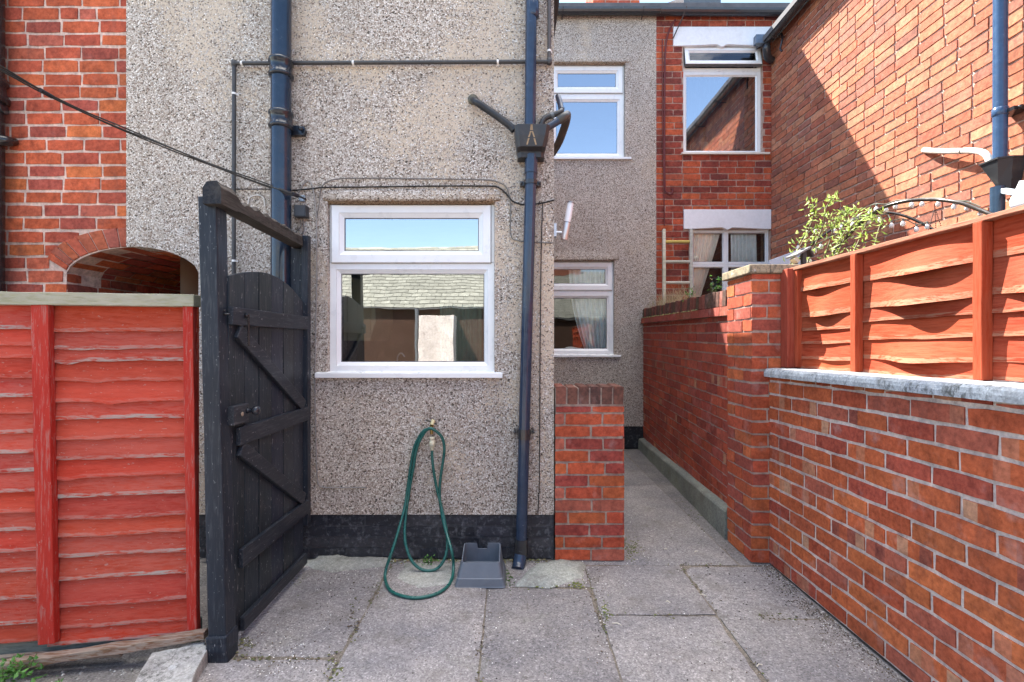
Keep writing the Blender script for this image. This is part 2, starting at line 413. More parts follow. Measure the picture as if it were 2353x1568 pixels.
# ------------------------------------------------------------------ window builder
WHITE = (.82, .825, .82, 0)
def ring(mb, x0, x1, z0, z1, y, w, proud, bead=.018, beadd=.02, back=.05, col=WHITE):
    """mitred frame: outer side, flat face, sloped bead going back to the glass"""
    def r(i, yy): return [(x0 + i, yy, z0 + i), (x1 - i, yy, z0 + i), (x1 - i, yy, z1 - i), (x0 + i, yy, z1 - i)]
    yf = y - proud
    gk = (.10, .10, .105, 0)
    rings = [r(-.002, y + back), r(-.002, yf + .006), r(0, yf + .006), r(0, yf + .004), r(.004, yf), r(w - bead, yf), r(w - bead + .0015, yf + .004), r(w - .003, yf + beadd), r(w + .0015, yf + beadd + .001), r(w + .0015, y + back)]
    cols = [gk, gk, col, col, col, tuple(q * .78 for q in col[:3]) + (0,), col, gk, gk]
    mb.loft(rings, [c for c in cols for _ in range(4)])
def win_sill(mb, x0, x1, z, y, out, th=.022, col=WHITE):
    mb.loft([[(x0, y + .05, z - th), (x1, y + .05, z - th), (x1, y + .05, z + .012), (x0, y + .05, z + .012)],
             [(x0, y - out, z - th), (x1, y - out, z - th), (x1, y - out, z), (x0, y - out, z)]], col, capa=True, capb=True)
def pane(parent, x0, x1, z0, z1, y, mat):
    mb = MB(); mb.add([(x0, y, z0), (x1, y, z0), (x1, y, z1), (x0, y, z1)], [(0, 1, 2, 3)], (1, 1, 1, 0))
    return part('pane', mb, mat, parent, fix=False)
def room(parent, x0, x1, y0, y1, z0, z1, col=(.10, .10, .08)):
    """the room behind a window: floor, ceiling, side and back walls"""
    mb = MB(); c = col + (0,)
    v = [(x, y, z) for z in (z0, z1) for y in (y0, y1) for x in (x0, x1)]
    mb.add(v, [(0, 1, 3, 2), (4, 6, 7, 5), (2, 3, 7, 6), (0, 2, 6, 4), (1, 5, 7, 3)], c)
    return part('room_interior', mb, M['room'], parent, fix=False)
def curtain(name, label, x0, x1, zt, zb, y, fn0, fn1, col, folds=7, seed=1, group=None):
    """pleated cloth between edge curves fn0(t), fn1(t) (t = 0 top .. 1 bottom)"""
    rr = random.Random(seed); ph = rr.uniform(0, 6)
    mb = MB()
    def f(u, v):
        a = fn0(v); b = fn1(v); x = a + (b - a) * u
        return (x, y + .03 * math.sin(u * folds * 6.28 + ph + 1.2 * math.sin(v * 2)) * (.6 + .4 * v) + .01 * math.sin(u * 40), zt + (zb - zt) * v)
    mb.grid(f, folds * 10, 12, col + (0,))
    return solo(name, mb, M['curtain'], label, 'curtain', group, fix=False)

# ================================================================== GROUND
g = MB(); g.add([(-60, -60, -.032), (60, -60, -.03), (60, 60, -.03), (-60, 60, -.03)], [(0, 1, 2, 3)], (.26, .24, .215, 0))
o = solo('ground', g, M['concrete'], kind='structure', fix=False)
pv = MB(); rr = random.Random(5)
def slab(x0, x1, y0, y1, tone=1.0, tilt=.004):
    gp = .0042; x0 += gp; x1 -= gp; y0 += gp; y1 -= gp
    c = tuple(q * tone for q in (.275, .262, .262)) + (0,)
    n = max(4, int((x1 - x0) / .05)); m = max(4, int((y1 - y0) / .05))
    tz = [rr.uniform(-tilt, tilt) for _ in range(4)]
    def f(u, v):
        x = x0 + (x1 - x0) * u; y = y0 + (y1 - y0) * v
        z = tz[0] * (1 - u) * (1 - v) + tz[1] * u * (1 - v) + tz[2] * u * v + tz[3] * (1 - u) * v
        ed = min(u * (x1 - x0), (1 - u) * (x1 - x0), v * (y1 - y0), (1 - v) * (y1 - y0))
        wob = .004 * mn.noise(Vector((x * 14, y * 14, 3)))
        if ed < .001:
            z -= .006
            x += wob if u in (0, 1) else 0; y += wob if v in (0, 1) else 0
        return (x, y, z + .0015 * mn.noise(Vector((x * 9, y * 9, 0))))
    pv.grid(f, n, m, c, True)
    # skirt
    ringp = [f(i / n, 0) for i in range(n + 1)] + [f(1, j / m) for j in range(1, m + 1)] + [f(1 - i / n, 1) for i in range(1, n + 1)] + [f(0, 1 - j / m) for j in range(1, m)]
    pv.loft([ringp, [(x, y, z - .022) for x, y, z in ringp]], tuple(q * .6 for q in c))
XS = [-1.30, -.71, -.13, .426, .985, 1.535]
YR = {0: [-1.2, -.3, .9, 2.01, 2.93], 1: [-1.2, -.2, 1.30, 2.925], 2: [-1.2, .2, 1.62, 2.60, 2.925], 3: [-1.2, .5, 1.42, 2.33, 2.855], 4: [-1.2, .4, 1.38, 2.30, 2.855]}
for i in range(5):
    ys = YR[i]
    for j in range(len(ys) - 1): slab(XS[i], XS[i + 1], ys[j], ys[j + 1], rr.uniform(.88, 1.1))
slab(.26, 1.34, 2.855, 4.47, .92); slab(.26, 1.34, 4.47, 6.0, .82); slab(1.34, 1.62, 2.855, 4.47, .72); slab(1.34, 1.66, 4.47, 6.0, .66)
pv.grid(lambda u, v: (-1.30 + 2.98 * u, -1.2 + 7.2 * v, -.0075 + .002 * mn.noise(Vector((u * 60, v * 140, 2)))), 60, 140, (.20, .175, .145, 0))
o = solo('paving', pv, M['concrete'], kind='structure', fix=False)
# cement fillets / worn patches lying on the flags
def patch(name, pts, label, col, h=.012, seed=1):
    rp = random.Random(seed); n = len(pts); c = sum((Vector(p) for p in pts), Vector()) / n
    out = []
    for i in range(n):
        a = Vector(pts[i]); b = Vector(pts[(i + 1) % n])
        for k in range(6):
            q = a.lerp(b, k / 6); out.append(q + (q - c) * rp.uniform(-.07, .07))
    mb = MB()
    r0 = [(p.x, p.y, -.004) for p in out]; r1 = [(c.x + (p.x - c.x) * .9, c.y + (p.y - c.y) * .9, h * rp.uniform(.6, 1)) for p in out]; r2 = [(c.x + (p.x - c.x) * .5, c.y + (p.y - c.y) * .5, h * rp.uniform(.9, 1.3)) for p in out]
    mb.loft([r0, r1, r2], col + (0,), smooth=True, capb=True)
    o = solo(name, mb, M['mortar_patch'], label, 'cement patch'); return o
patch('cement_patch', [G(692, 1300), G(745, 1262, .03), G(800, 1285), G(905, 1287), G(890, 1300), G(760, 1318)], 'pale rough cement fillet along the black plinth beside the gate', (.33, .34, .31), .02, 2)
patch('cement_patch', [G(1180, 1345), G(1225, 1300), G(1290, 1288), G(1345, 1296), G(1340, 1330), G(1260, 1350)], 'greenish cement patch at the foot of the low brick pier', (.34, .36, .33), .016, 3)
patch('cement_patch', [G(905, 1330), G(930, 1296), G(1040, 1292), G(1045, 1345), G(960, 1352)], 'smooth grey cement patch enclosed by the hose loop', (.36, .37, .345), .008, 4)

# ================================================================== HOUSE WITH PEBBLEDASH (ours)
DW = 2.92                                          # face of the rear wing
XC = PX(1273, DW)                                  # its right corner
XP = PX(290, DW)                                   # party line with the brick neighbour
DB = 6.0                                           # face of the rear terrace
house = empty('rendered_house', 'pebbledashed terraced house with black plinth and white plastic windows', 'house', (0, 4.5, 0))
w = MB(); PC = (1, 1, 1, 0)
ax, ar, aspring, acrown = -2.29, .405, PZ(626, DW), PZ(567, DW)
def arch_z(x):
    q = max(-1, min(1, (x - ax) / ar)); return aspring + (acrown - aspring) * math.sqrt(max(0, 1 - q * q)) ** 1.25
wx0, wx1, wz0, wz1 = PX(757, DW + .03), PX(1137, DW + .03), PZ(862, DW + .03), PZ(466, DW + .03)
TOP = 3.53
def top_z(x): return TOP + (XC - x) * .55
zb = PZ(1183, DW)
def col_piece(x0, x1, b0, b1, t0, t1, y0=DW, y1=DW + .25):
    v = [(x0, y0, b0), (x1, y0, b1), (x1, y0, t1), (x0, y0, t0), (x0, y1, b0), (x1, y1, b1), (x1, y1, t1), (x0, y1, t0)]
    w.add(v, [(0, 1, 2, 3), (7, 6, 5, 4), (0, 4, 5, 1), (1, 5, 6, 2), (2, 6, 7, 3), (3, 7, 4, 0)], PC)
xa = ax + ar
nn = 20
for i in range(nn):
    a = XP + (xa - XP) * i / nn; b = XP + (xa - XP) * (i + 1) / nn
    col_piece(a, b, arch_z(a), arch_z(b), top_z(a), top_z(b))
col_piece(xa, wx0, zb, zb, top_z(xa), top_z(wx0))
col_piece(wx0, wx1, zb, zb, wz0, wz0)
col_piece(wx0, wx1, wz1, wz1, top_z(wx0), top_z(wx1))
col_piece(wx1, XC, zb, zb, top_z(wx1), top_z(XC))
w.box(XC - .25, XC, DW + .25, DB, zb, TOP, PC)
part('wing_wall', w, M['pebble'], house, fix=False)
# moulded drip of render over the window, stained brown
def drip(x0, x1, z0, z1, y, out, stain=(0, .03, .25, .6, .8)):
    mb = MB(); n = 40; rr = random.Random(4)
    prof = [(.002, z1), (-out * .22, z1 - (z1 - z0) * .3), (-out * .62, z0 + (z1 - z0) * .4), (-out * .95, z0 + (z1 - z0) * .16), (-out, z0 + .004), (.03, z0 - .002)]
    rings = []
    for i in range(n + 1):
        x = x0 + (x1 - x0) * i / n; j = .003 * mn.noise(Vector((x * 20, 1, 0)))
        e_ = min(1, min(i, n - i) / 5 + .05); rings.append([(x, y + (dy * e_ if dy < 0 else dy) + j, z + j + (0 if dy > .01 else (1 - e_) * .012)) for dy, z in prof])
    cs = []
    for i in range(n):
        for q in range(len(prof) - 1): cs.append((1, 1, 1, stain[q]))
    k = len(prof); vs = [p for r in rings for p in r]
    fs = [(i * k + j, (i + 1) * k + j, (i + 1) * k + j + 1, i * k + j + 1) for i in range(n) for j in range(k - 1)]
    mb.add(vs, fs, cs, True); return mb
part('window_drip_moulding', drip(PX(742, DW), PX(1150, DW), PZ(467, DW), PZ(424, DW), DW, .030), M['pebble'], house, 'brown stained lip of render over the kitchen window')
# plinth: courses of black painted brick
pl = MB(); BLK = [(.020, .022, .030), (.028, .030, .040), (.017, .019, .027), (.034, .035, .042)]
ys_ = DW + .012
slab_rects(pl, (xa, ys_, 0), (1, 0, 0), (0, -1, 0), XC - xa, zb - .001, [], .004, .2, (.045, .048, .056))
bricks(pl, (xa, ys_, 0), (1, 0, 0), (0, -1, 0), XC - xa, zb - .001, .225, .0665, pal=BLK, jit=.004, rec=.006, joint=.008, rr=random.Random(8))
part('plinth', pl, M['plinth'], house, 'black painted brick plinth', fix=False)
# rear terrace wall (pebbledash part)
rx1 = PX(1508, DB)
RW = MB()
def rects(mb, x0, x1, z0, z1, y0, y1, holes, col=PC):
    slab_rects(mb, (x0, y0, z0), (1, 0, 0), (0, -1, 0), x1 - x0, z1 - z0, [(a - x0, b - x0, c - z0, d - z0) for a, b, c, d in holes], 0, y1 - y0, col[:3])
u1 = (PX(1434, DB + .05) - .93, PX(1434, DB + .05), PZ(367, DB + .05), PZ(150, DB + .05))
u2 = (PX(1410, DB + .05) - .93, PX(1410, DB + .05), PZ(817, DB + .05), PZ(600, DB + .05))
zpl = PZ(980, DB)
rects(RW, -2.33, rx1, zpl, 5.36, DB, DB + .25, [u1, u2])
part('rear_wall', RW, M['pebble_rear'], house, fix=False)
for (a, b, c, d) in (u1, u2):
    part('window_drip_moulding', drip(a - .05, b + .05, d - .01, d + .13, DB, .022, (0, 0, .12, .35, .5)), M['pebble_rear'], house)
rp = MB(); slab_rects(rp, (XC, DB + .012, 0), (1, 0, 0), (0, -1, 0), rx1 - XC, zpl, [], 0, .2, (.013, .015, .020)); part('rear_plinth', rp, M['plinth'], house, fix=False)
# roofs
rf = MB()
rf.prism([(XC + .05, TOP - .04), (XC + .05, TOP + .02), (-2.33, TOP + .06 + 2.75 * .55), (-2.33, TOP - .04 + 2.75 * .55)], (0, DW - .06, 0), (1, 0, 0), (0, 0, 1), (0, 1, 0), DB - DW + .05, (.10, .10, .11, 0))
part('wing_roof', rf, M['slate'], house)
rf = MB()
rf.prism([(DB - .08, 5.40), (DB - .08, 5.46), (9.3, 7.36), (12.6, 5.4), (12.6, 5.34), (9.3, 7.28)], (-8, 0, 0), (0, 1, 0), (0, 0, 1), (1, 0, 0), 8 + rx1, (.10, .10, .11, 0))
roof = part('main_roof', rf, M['slate'], house)
ch = MB(); cx0, cx1 = PX(1363, 8.6), PX(1470, 8.6)
for (o_, u_, n_, L_) in (((cx0, 8.6, 6.4), (1, 0, 0), (0, -1, 0), cx1 - cx0), ((cx0, 9.5, 6.4), (0, -1, 0), (-1, 0, 0), .9), ((cx1, 8.6, 6.4), (0, 1, 0), (1, 0, 0), .9)):
    bricks(ch, o_, u_, n_, L_, 2.2, .225, .0765, joint=.014, rr=random.Random(3))
ch.box(cx0 + .005, cx1 - .005, 8.605, 9.5, 6.4, 8.6, MORT + (0,))
part('chimney', ch, M['brick'], roof, fix=False)
gt = MB()
def gutter(mb, a, b, r=.058, col=(.035, .036, .042, 0)):
    a = Vector(a); b = Vector(b); t = (b - a).normalized(); s = t.cross(Vector((0, 0, 1)))
    rings = []
    for p in (a, b):
        rg = []
        for k in range(9):
            q = math.pi * k / 8; rg.append(p + s * (math.cos(q) * r) - Vector((0, 0, 1)) * (math.sin(q) * r))
        for k in range(8, -1, -1):
            q = math.pi * k / 8; rg.append(p + s * (math.cos(q) * (r - .005)) - Vector((0, 0, 1)) * (math.sin(q) * (r - .005)))
        rings.append(rg)
    mb.loft(rings, col, smooth=False, capa=True, capb=True)
zg = PZ(24, DB - .06)
gutter(gt, (-1.0, DB - .066, zg), (rx1 + .02, DB - .066, zg), .062)
for x in (.62, 1.6): gt.tube([(x, DB - .13, zg + .002), (x, DB - .11, zg - .045), (x, DB - .066, zg - .066), (x, DB, zg - .075)], .006, 6, (.03, .03, .035, 0))
part('gutter', gt, M['black_gloss'], house)

# --- kitchen window (front of wing)
yw = DW + .035
def px_ring(mb, x0, y0, x1, y1, d, w, proud, **kw): ring(mb, PX(x0, d), PX(x1, d), PZ(y1, d), PZ(y0, d), d, w, proud, **kw)
wm = MB()
fx0, fx1, fz0, fz1 = PX(757, yw), PX(1137, yw), PZ(857, yw), PZ(466, yw)
zt0, zt1 = PZ(619, yw), PZ(606, yw)
ring(wm, fx0, fx1, fz0, zt1 + .006, yw, .068, 0, bead=.026)
def rr4(i, yy, a, b, c, d): return [(a + i, yy, c + i), (b - i, yy, c + i), (b - i, yy, d - i), (a + i, yy, d - i)]
wm.loft([rr4(0, yw + .05, fx0, fx1, zt1 + .0065, fz1), rr4(0, yw + .004, fx0, fx1, zt1 + .0065, fz1), rr4(.004, yw, fx0, fx1, zt1 + .0065, fz1), rr4(.024, yw, fx0, fx1, zt1 + .0065, fz1), rr4(.024, yw + .05, fx0, fx1, zt1 + .0065, fz1)], WHITE)
win = part('window', wm, M['upvc'], house, 'wide white kitchen window with a top vent')
sm = MB(); ring(sm, PX(763, yw), PX(1128, yw), PZ(605, yw), PZ(473, yw), yw, .077, .016, bead=.030)
part('vent_sash', sm, M['upvc'], win)
sl = MB(); win_sill(sl, PX(727, DW), PX(1155, DW), PZ(857, DW), DW, .028, .030); part('sill', sl, M['upvc'], win, bevel=.003)
pane(win, fx0 + .06, fx1 - .06, fz0 + .06, zt1, yw + .022, M['glass'])
pane(win, PX(763, yw) + .07, PX(1128, yw) - .07, PZ(605, yw) + .07, PZ(473, yw) - .07, yw + .010, M['glass_up'])
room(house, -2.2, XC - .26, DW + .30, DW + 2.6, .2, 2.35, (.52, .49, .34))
# --- rear windows
def rear_window(parent, b, label, glass, split, y):
    a, c, z0, z1 = b; zs = z1 - split * (z1 - z0); m = MB()
    ring(m, a, c, z0, zs + .02, y, .085, 0, bead=.03)
    ring(m, a, c, zs + .0205, z1, y, .030, 0, bead=.006)
    wn = part('window', m, M['upvc'], parent, label)
    s = MB(); ring(s, a + .02, c - .02, zs + .035, z1 - .02, y, .085, .015, bead=.03); part('vent_sash', s, M['upvc'], wn)
    q = MB(); win_sill(q, a - .08, c + .075, z0 + .004, y - .045, .03, .025); part('sill', q, M['upvc'], wn, bevel=.003)
    pane(wn, a + .07, c - .07, z0 + .07, zs, y + .022, glass); pane(wn, a + .09, c - .09, zs + .10, z1 - .09, y + .010, glass)
    return wn
rear_window(house, u1, 'white upstairs rear window reflecting blue sky', M['glass_up'], .33, DB + .05)
rear_window(house, u2, 'white ground floor rear window with a tied curtain', M['glass_low'], .34, DB + .05)
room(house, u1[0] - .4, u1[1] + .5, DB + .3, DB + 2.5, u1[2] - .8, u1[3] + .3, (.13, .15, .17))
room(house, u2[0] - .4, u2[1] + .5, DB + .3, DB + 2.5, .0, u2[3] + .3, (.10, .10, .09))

# ================================================================== LEFT BRICK NEIGHBOUR
left = empty('brick_house', 'red brick terraced house with a brick passage arch behind the red fence', 'house', (-4, 4.5, 0))
lb = MB(); LX0 = -4.6
def arch_clip(s0, s1, t0, t1):
    """cut a brick where the arch ring (or the opening below its springing) begins"""
    tm = (t0 + t1) / 2; zo = aspring + .03
    if tm < zo: lim = ax - ar
    else:
        q = (tm - zo + .05) / (acrown - aspring + .15)
        if q >= 1: return [(s0, s1)]
        lim = ax - (ar + .13) * math.sqrt(1 - q * q) + .006
    lim -= LX0
    if s0 >= lim - .02: return []
    return [(s0, min(s1, lim))]
YL = DW + .014
bricks(lb, (LX0, YL, 0), (1, 0, 0), (0, -1, 0), XP - LX0, 5.2, .223, .0794, joint=.0145, rec=.004, pal=RED, jit=.0032, rr=random.Random(21), clip=arch_clip, headers=.12)
# mortar backing, with the arch opening left out
def lslab(x0, x1, b0, b1, t):
    v = [(x0, YL + .004, b0), (x1, YL + .004, b1), (x1, YL + .004, t), (x0, YL + .004, t), (x0, YL + .25, b0), (x1, YL + .25, b1), (x1, YL + .25, t), (x0, YL + .25, t)]
    lb.add(v, [(0, 1, 2, 3), (7, 6, 5, 4), (0, 4, 5, 1), (1, 5, 6, 2), (2, 6, 7, 3), (3, 7, 4, 0)], (.68, .53, .45, 0))
lslab(LX0, ax - ar, 0, 0, 5.2)
for i in range(16):
    a = ax - ar + (XP - ax + ar) * i / 16; b = ax - ar + (XP - ax + ar) * (i + 1) / 16
    lslab(a, b, arch_z(a), arch_z(b), 5.2)
part('wall', lb, M['brick'], left, fix=False)
vo = MB(); rv = random.Random(6); nv = 8
for i in range(nv):
    t0 = math.radians(172 - 82 * i / nv); t1 = math.radians(172 - 82 * (i + 1) / nv) + .016
    def ap(t, e):
        x = ax + math.cos(t) * (ar + e); zc = aspring - .01; zz = zc + (acrown - zc) * max(0, math.sin(t)) ** 1.0 + e * (.55 + .45 * math.sin(t)); return (x, zz)
    q = [ap(t0, .004), ap(t1, .004), ap(t1, .118), ap(t0, .118)]
    vo.prism(q, (0, YL - .003, 0), (1, 0, 0), (0, 0, 1), (0, 1, 0), .1, tuple(x * rv.uniform(.85, 1.15) for x in rv.choice([(.42, .10, .055), (.40, .12, .07), (.45, .10, .05)])) + (0,))
part('arch_ring', vo, M['brick'], left, bevel=.003)
va = MB(); rv = random.Random(9)
nA, nD = 12, 9
def vp(i, y):
    t = math.pi * i / nA; x = ax + math.cos(t) * ar; return Vector((x, y, arch_z(x) if 0 < i < nA else aspring))
for i in range(nA):
    for j in range(nD):
        y0 = DW + .03 + j * .23 + (.115 if i % 2 else 0); y1 = y0 + .222
        a, b = vp(i + .06, y0), vp(i + .94, y0); c, d = vp(i + .94, y1), vp(i + .06, y1)
        va.add([a, b, c, d], [(0, 1, 2, 3)], tuple(x * rv.uniform(.8, 1.15) for x in rv.choice(RED)) + (0,))
va.loft([[vp(i, DW + .25) * 1 + Vector((0, 0, .012)) for i in range(nA + 1)], [vp(i, 5.3) + Vector((0, 0, .012)) for i in range(nA + 1)]], (.45, .36, .30, 0), closed=False)
for sx in (-1, 1):
    X0 = ax + sx * ar
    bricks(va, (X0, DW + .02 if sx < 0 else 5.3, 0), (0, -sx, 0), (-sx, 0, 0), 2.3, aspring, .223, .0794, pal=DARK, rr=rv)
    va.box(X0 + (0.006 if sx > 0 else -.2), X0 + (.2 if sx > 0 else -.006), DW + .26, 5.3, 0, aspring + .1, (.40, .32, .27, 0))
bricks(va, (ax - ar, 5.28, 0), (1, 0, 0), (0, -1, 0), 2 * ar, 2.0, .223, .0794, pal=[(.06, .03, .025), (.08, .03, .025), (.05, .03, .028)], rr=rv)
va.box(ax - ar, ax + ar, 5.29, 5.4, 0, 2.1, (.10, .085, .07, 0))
# inner, lower arch of dark brick half way down the passage
for i in range(nA):
    a, b = vp(i, 4.2), vp(i + 1, 4.2)
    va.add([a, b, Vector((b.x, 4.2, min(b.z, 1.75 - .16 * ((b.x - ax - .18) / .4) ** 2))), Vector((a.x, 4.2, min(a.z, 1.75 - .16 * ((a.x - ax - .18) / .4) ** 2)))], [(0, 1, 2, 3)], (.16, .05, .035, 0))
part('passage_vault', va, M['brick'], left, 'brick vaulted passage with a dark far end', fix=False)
lr = MB(); lr.prism([(LX0 - .2, 3.78), (LX0 - .2, 3.84), (-2.33, TOP + .06 + 2.75 * .55), (-2.33, TOP - .04 + 2.75 * .55)], (0, DW - .06, 0), (1, 0, 0), (0, 0, 1), (0, 1, 0), 3, (.10, .10, .11, 0))
part('roof', lr, M['slate'], left)

# ================================================================== RIGHT BRICK NEIGHBOUR (rear wall + tall side wing)
right = empty('brick_house', 'weathered brick terraced house whose sunlit side wall rises beyond the orange fence', 'house', (4, 4.5, 0))
TX = PX(1772, DB)
h1 = (PX(1567, DB + .06), PX(1748, DB + .06), PZ(357, DB + .06), PZ(108, DB + .06))
h2 = (PX(1588, DB + .06), PX(1766, DB + .06), PZ(706, DB + .06), PZ(529, DB + .06))
L1 = (PX(1547, DB), PX(1770, DB), PZ(107, DB), PZ(63, DB)); L2 = (PX(1571, DB), TX, PZ(527, DB), PZ(482, DB))
rb = MB()
def loc(h): return (h[0] - rx1, h[1] - rx1, h[2], h[3])
WT = TX - rx1 + .1
bricks(rb, (rx1, DB + .01, 0), (1, 0, 0), (0, -1, 0), WT, 5.36, .224, .0792, joint=.011, rec=.004, pal=RED[:6] + DARK[:5], jit=.0022, rr=random.Random(31), holes=[loc(h1), loc(h2), loc(L1), loc(L2)], headers=.15)
slab_rects(rb, (rx1, DB + .01, 0), (1, 0, 0), (0, -1, 0), WT, 5.36, [loc(h1), loc(h2)], .005, .24, (.50, .38, .32))
part('rear_wall', rb, M['brick'], right, fix=False)
def lintel(x0, x1, z0, z1, y):
    mb = MB(); c = (x0 + x1) / 2; hw = (x1 - x0) / 2
    poly = [(x0, z0), (x0 + .16 * hw, z0), (c - .09, z0 + .018), (c - .06, z0 + .018), (c, z0 - .012), (c + .06, z0 + .018), (c + .09, z0 + .018), (x1 - .16 * hw, z0), (x1, z0), (x1, z1), (x0, z1)]
    mb.prism(poly, (0, y, 0), (1, 0, 0), (0, 0, 1), (0, 1, 0), .12, (.80, .80, .82, 0)); return mb
part('lintel', lintel(*L1, DB - .012), M['paint_lintel'], right, bevel=.004)
part('lintel', lintel(L2[0], L2[1] - .004, L2[2], L2[3], DB - .012), M['paint_lintel'], right, bevel=.004)
# upper window, vent open
y = DB + .06; m = MB(); a, c, z0, z1 = h1; zs = PZ(168, y)
ring(m, a, c, z0, zs + .02, y, .065, 0, bead=.02)
ring(m, a, c, zs + .0205, z1, y, .045, 0, bead=.006)
wn = part('window', m, M['upvc'], right, 'white upper window with its vent propped open')
s = MB(); hh = .235; hw = (c - a) / 2 - .02
ring(s, -hw, hw, -hh, 0, 0, .065, .02, bead=.02, back=.03); tilt = Matrix.Rotation(math.radians(-12), 4, 'X')
s.v = [tuple((tilt @ Vector(p)) + Vector(((a + c) / 2, y - .012, z1 - .03))) for p in s.v]
part('vent_sash', s, M['upvc'], wn)
s = MB(); s.add([tuple((tilt @ Vector(p)) + Vector(((a + c) / 2, y - .012, z1 - .03))) for p in ((-hw + .05, 0, -hh + .05), (hw - .05, 0, -hh + .05), (hw - .05, 0, -.05), (-hw + .05, 0, -.05))], [(0, 1, 2, 3)]); part('pane', s, M['glass_low'], wn, fix=False)
pane(wn, a + .055, c - .055, z0 + .055, zs, y + .018, M['glass_up'])
q = MB(); win_sill(q, a - .03, c + .07, z0 + .004, y - .06, .03, .022, (.72, .68, .60, 0)); part('sill', q, M['upvc'], wn)
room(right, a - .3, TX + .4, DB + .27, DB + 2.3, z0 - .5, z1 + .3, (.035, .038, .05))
# lower window: four lights with a mullion
y = DB + .06; m = MB(); a, c, z0, z1 = h2; xm0, xm1 = PX(1661, y), PX(1675, y); zm0, zm1 = PZ(612, y), PZ(599, y)
ring(m, a, (xm0 + xm1) / 2, zm0 + .02, z1, y, .04, 0, bead=.012); ring(m, (xm0 + xm1) / 2 + .0005, c, zm0 + .02, z1, y, .04, 0, bead=.012)
ring(m, a, (xm0 + xm1) / 2, z0, zm0 + .0195, y, .04, 0, bead=.012); ring(m, (xm0 + xm1) / 2 + .0005, c, z0, zm0 + .0195, y, .04, 0, bead=.012)
m.box(a - .03, a, y - .03, y + .05, z0, z1 + .02, (.55, .52, .46, 0))
wn = part('window', m, M['upvc'], right, 'white four light ground floor window hung with net curtains')
pane(wn, a + .03, c - .03, z0 + .03, z1 - .03, y + .02, M['glass_low'])
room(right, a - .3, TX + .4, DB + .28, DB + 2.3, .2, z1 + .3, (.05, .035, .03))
# tall side wing
tb = MB(); TZ = 5.02; TL = DB - .3
PALE = [(.46, .165, .095), (.49, .185, .10), (.42, .14, .08), (.48, .21, .12), (.52, .24, .14), (.40, .16, .105), (.37, .12, .075), (.48, .16, .085), (.34, .14, .10)]  # the wash of sunlight is mixed into these brick colours
bricks(tb, (TX, DB, 0), (0, -1, 0), (-1, 0, 0), TL, TZ, .229, .0795, joint=.0135, rec=.0075, pal=PALE, jit=.0034, rr=random.Random(41), headers=.1)
slab_rects(tb, (TX, DB, 0), (0, -1, 0), (-1, 0, 0), TL, TZ, [], .0085, .24, (.58, .46, .39))
part('side_wall', tb, M['brick_pale'], right, fix=False)
tr = MB(); tr.prism([(TX - .19, 4.93), (TX - .19, 4.99), (TX + 3.2, 6.7), (TX + 3.2, 6.6)], (0, .1, 0), (1, 0, 0), (0, 0, 1), (0, 1, 0), DB - .1, (.10, .10, .11, 0))
part('wing_roof', tr, M['slate'], right)
tr = MB(); tr.prism([(DB - .08, 5.40), (DB - .08, 5.46), (9.3, 7.36), (12.6, 5.4), (12.6, 5.34), (9.3, 7.28)], (rx1 + .001, 0, 0), (0, 1, 0), (0, 0, 1), (1, 0, 0), 6, (.10, .10, .11, 0))
mr = part('main_roof', tr, M['slate'], right)
sk = MB(); xa_, xb_ = PX(1566, 6.9), PX(1650, 6.9)
sk.prism([(6.82, 5.92), (6.80, 6.17), (7.55, 6.60), (7.6, 6.3)], (xa_, 0, 0), (0, 1, 0), (0, 0, 1), (1, 0, 0), xb_ - xa_, (.12, .13, .14, 0))
sk.bar((xa_ - .03, 6.80, 6.18), (xb_ + .03, 6.80, 6.18), .05, .035, col=(.05, .055, .06, 0))
part('rooflight', sk, M['black_gloss'], mr)
gt = MB(); gutter(gt, (rx1 + .025, DB - .066, zg - .004), (TX + .6, DB - .066, zg - .016), .062)
gt.tube([(rx1 + .33, DB - .13, zg), (rx1 + .3, DB - .07, zg - .10), (rx1 + .2, DB - .02, zg - .32)], .007, 6, (.05, .03, .03, 0))
part('rear_gutter', gt, M['black_gloss'], right)
gt = MB(); zg2 = PZ(100, 5.87) + .03
gutter(gt, (TX - .125, DB - .10, zg2), (TX - .125, .2, zg2 + .03), .058)
for yy in (5.7, 4.9, 4.1, 3.3): gt.tube([(TX - .185, yy, zg2 + .004), (TX - .16, yy, zg2 - .05), (TX - .12, yy, zg2 - .066), (TX, yy, zg2 - .06)], .007, 6, (.03, .03, .035, 0))
gt.tube(curve_pts([(TX - .125, DB - .13, zg2 - .03), (TX - .13, DB - .14, zg2 - .10), (TX - .09, DB - .09, zg2 - .17), (TX - .02, DB - .05, zg2 - .19)], 5), .045, 12, (.035, .036, .042, 0))
gt.box(TX - .27, TX - .17, DB - .17, DB - .10, zg2 - .05, zg2 + .055, (.10, .14, .20, 0))
part('side_gutter', gt, M['black_gloss'], right)
hk = MB(); hk.tube(curve_pts([P(1790, 82, 5.72) + Vector((0, 0, 0)), P(1796, 78, 5.68), P(1798, 90, 5.66), P(1793, 112, 5.68), P(1797, 118, 5.66)], 5), .012, 8, (.03, .02, .022, 0))
hk.v = [(min(x, TX - .004), y, z) for x, y, z in hk.v]
part('gutter_bracket', hk, M['black_gloss'], right)

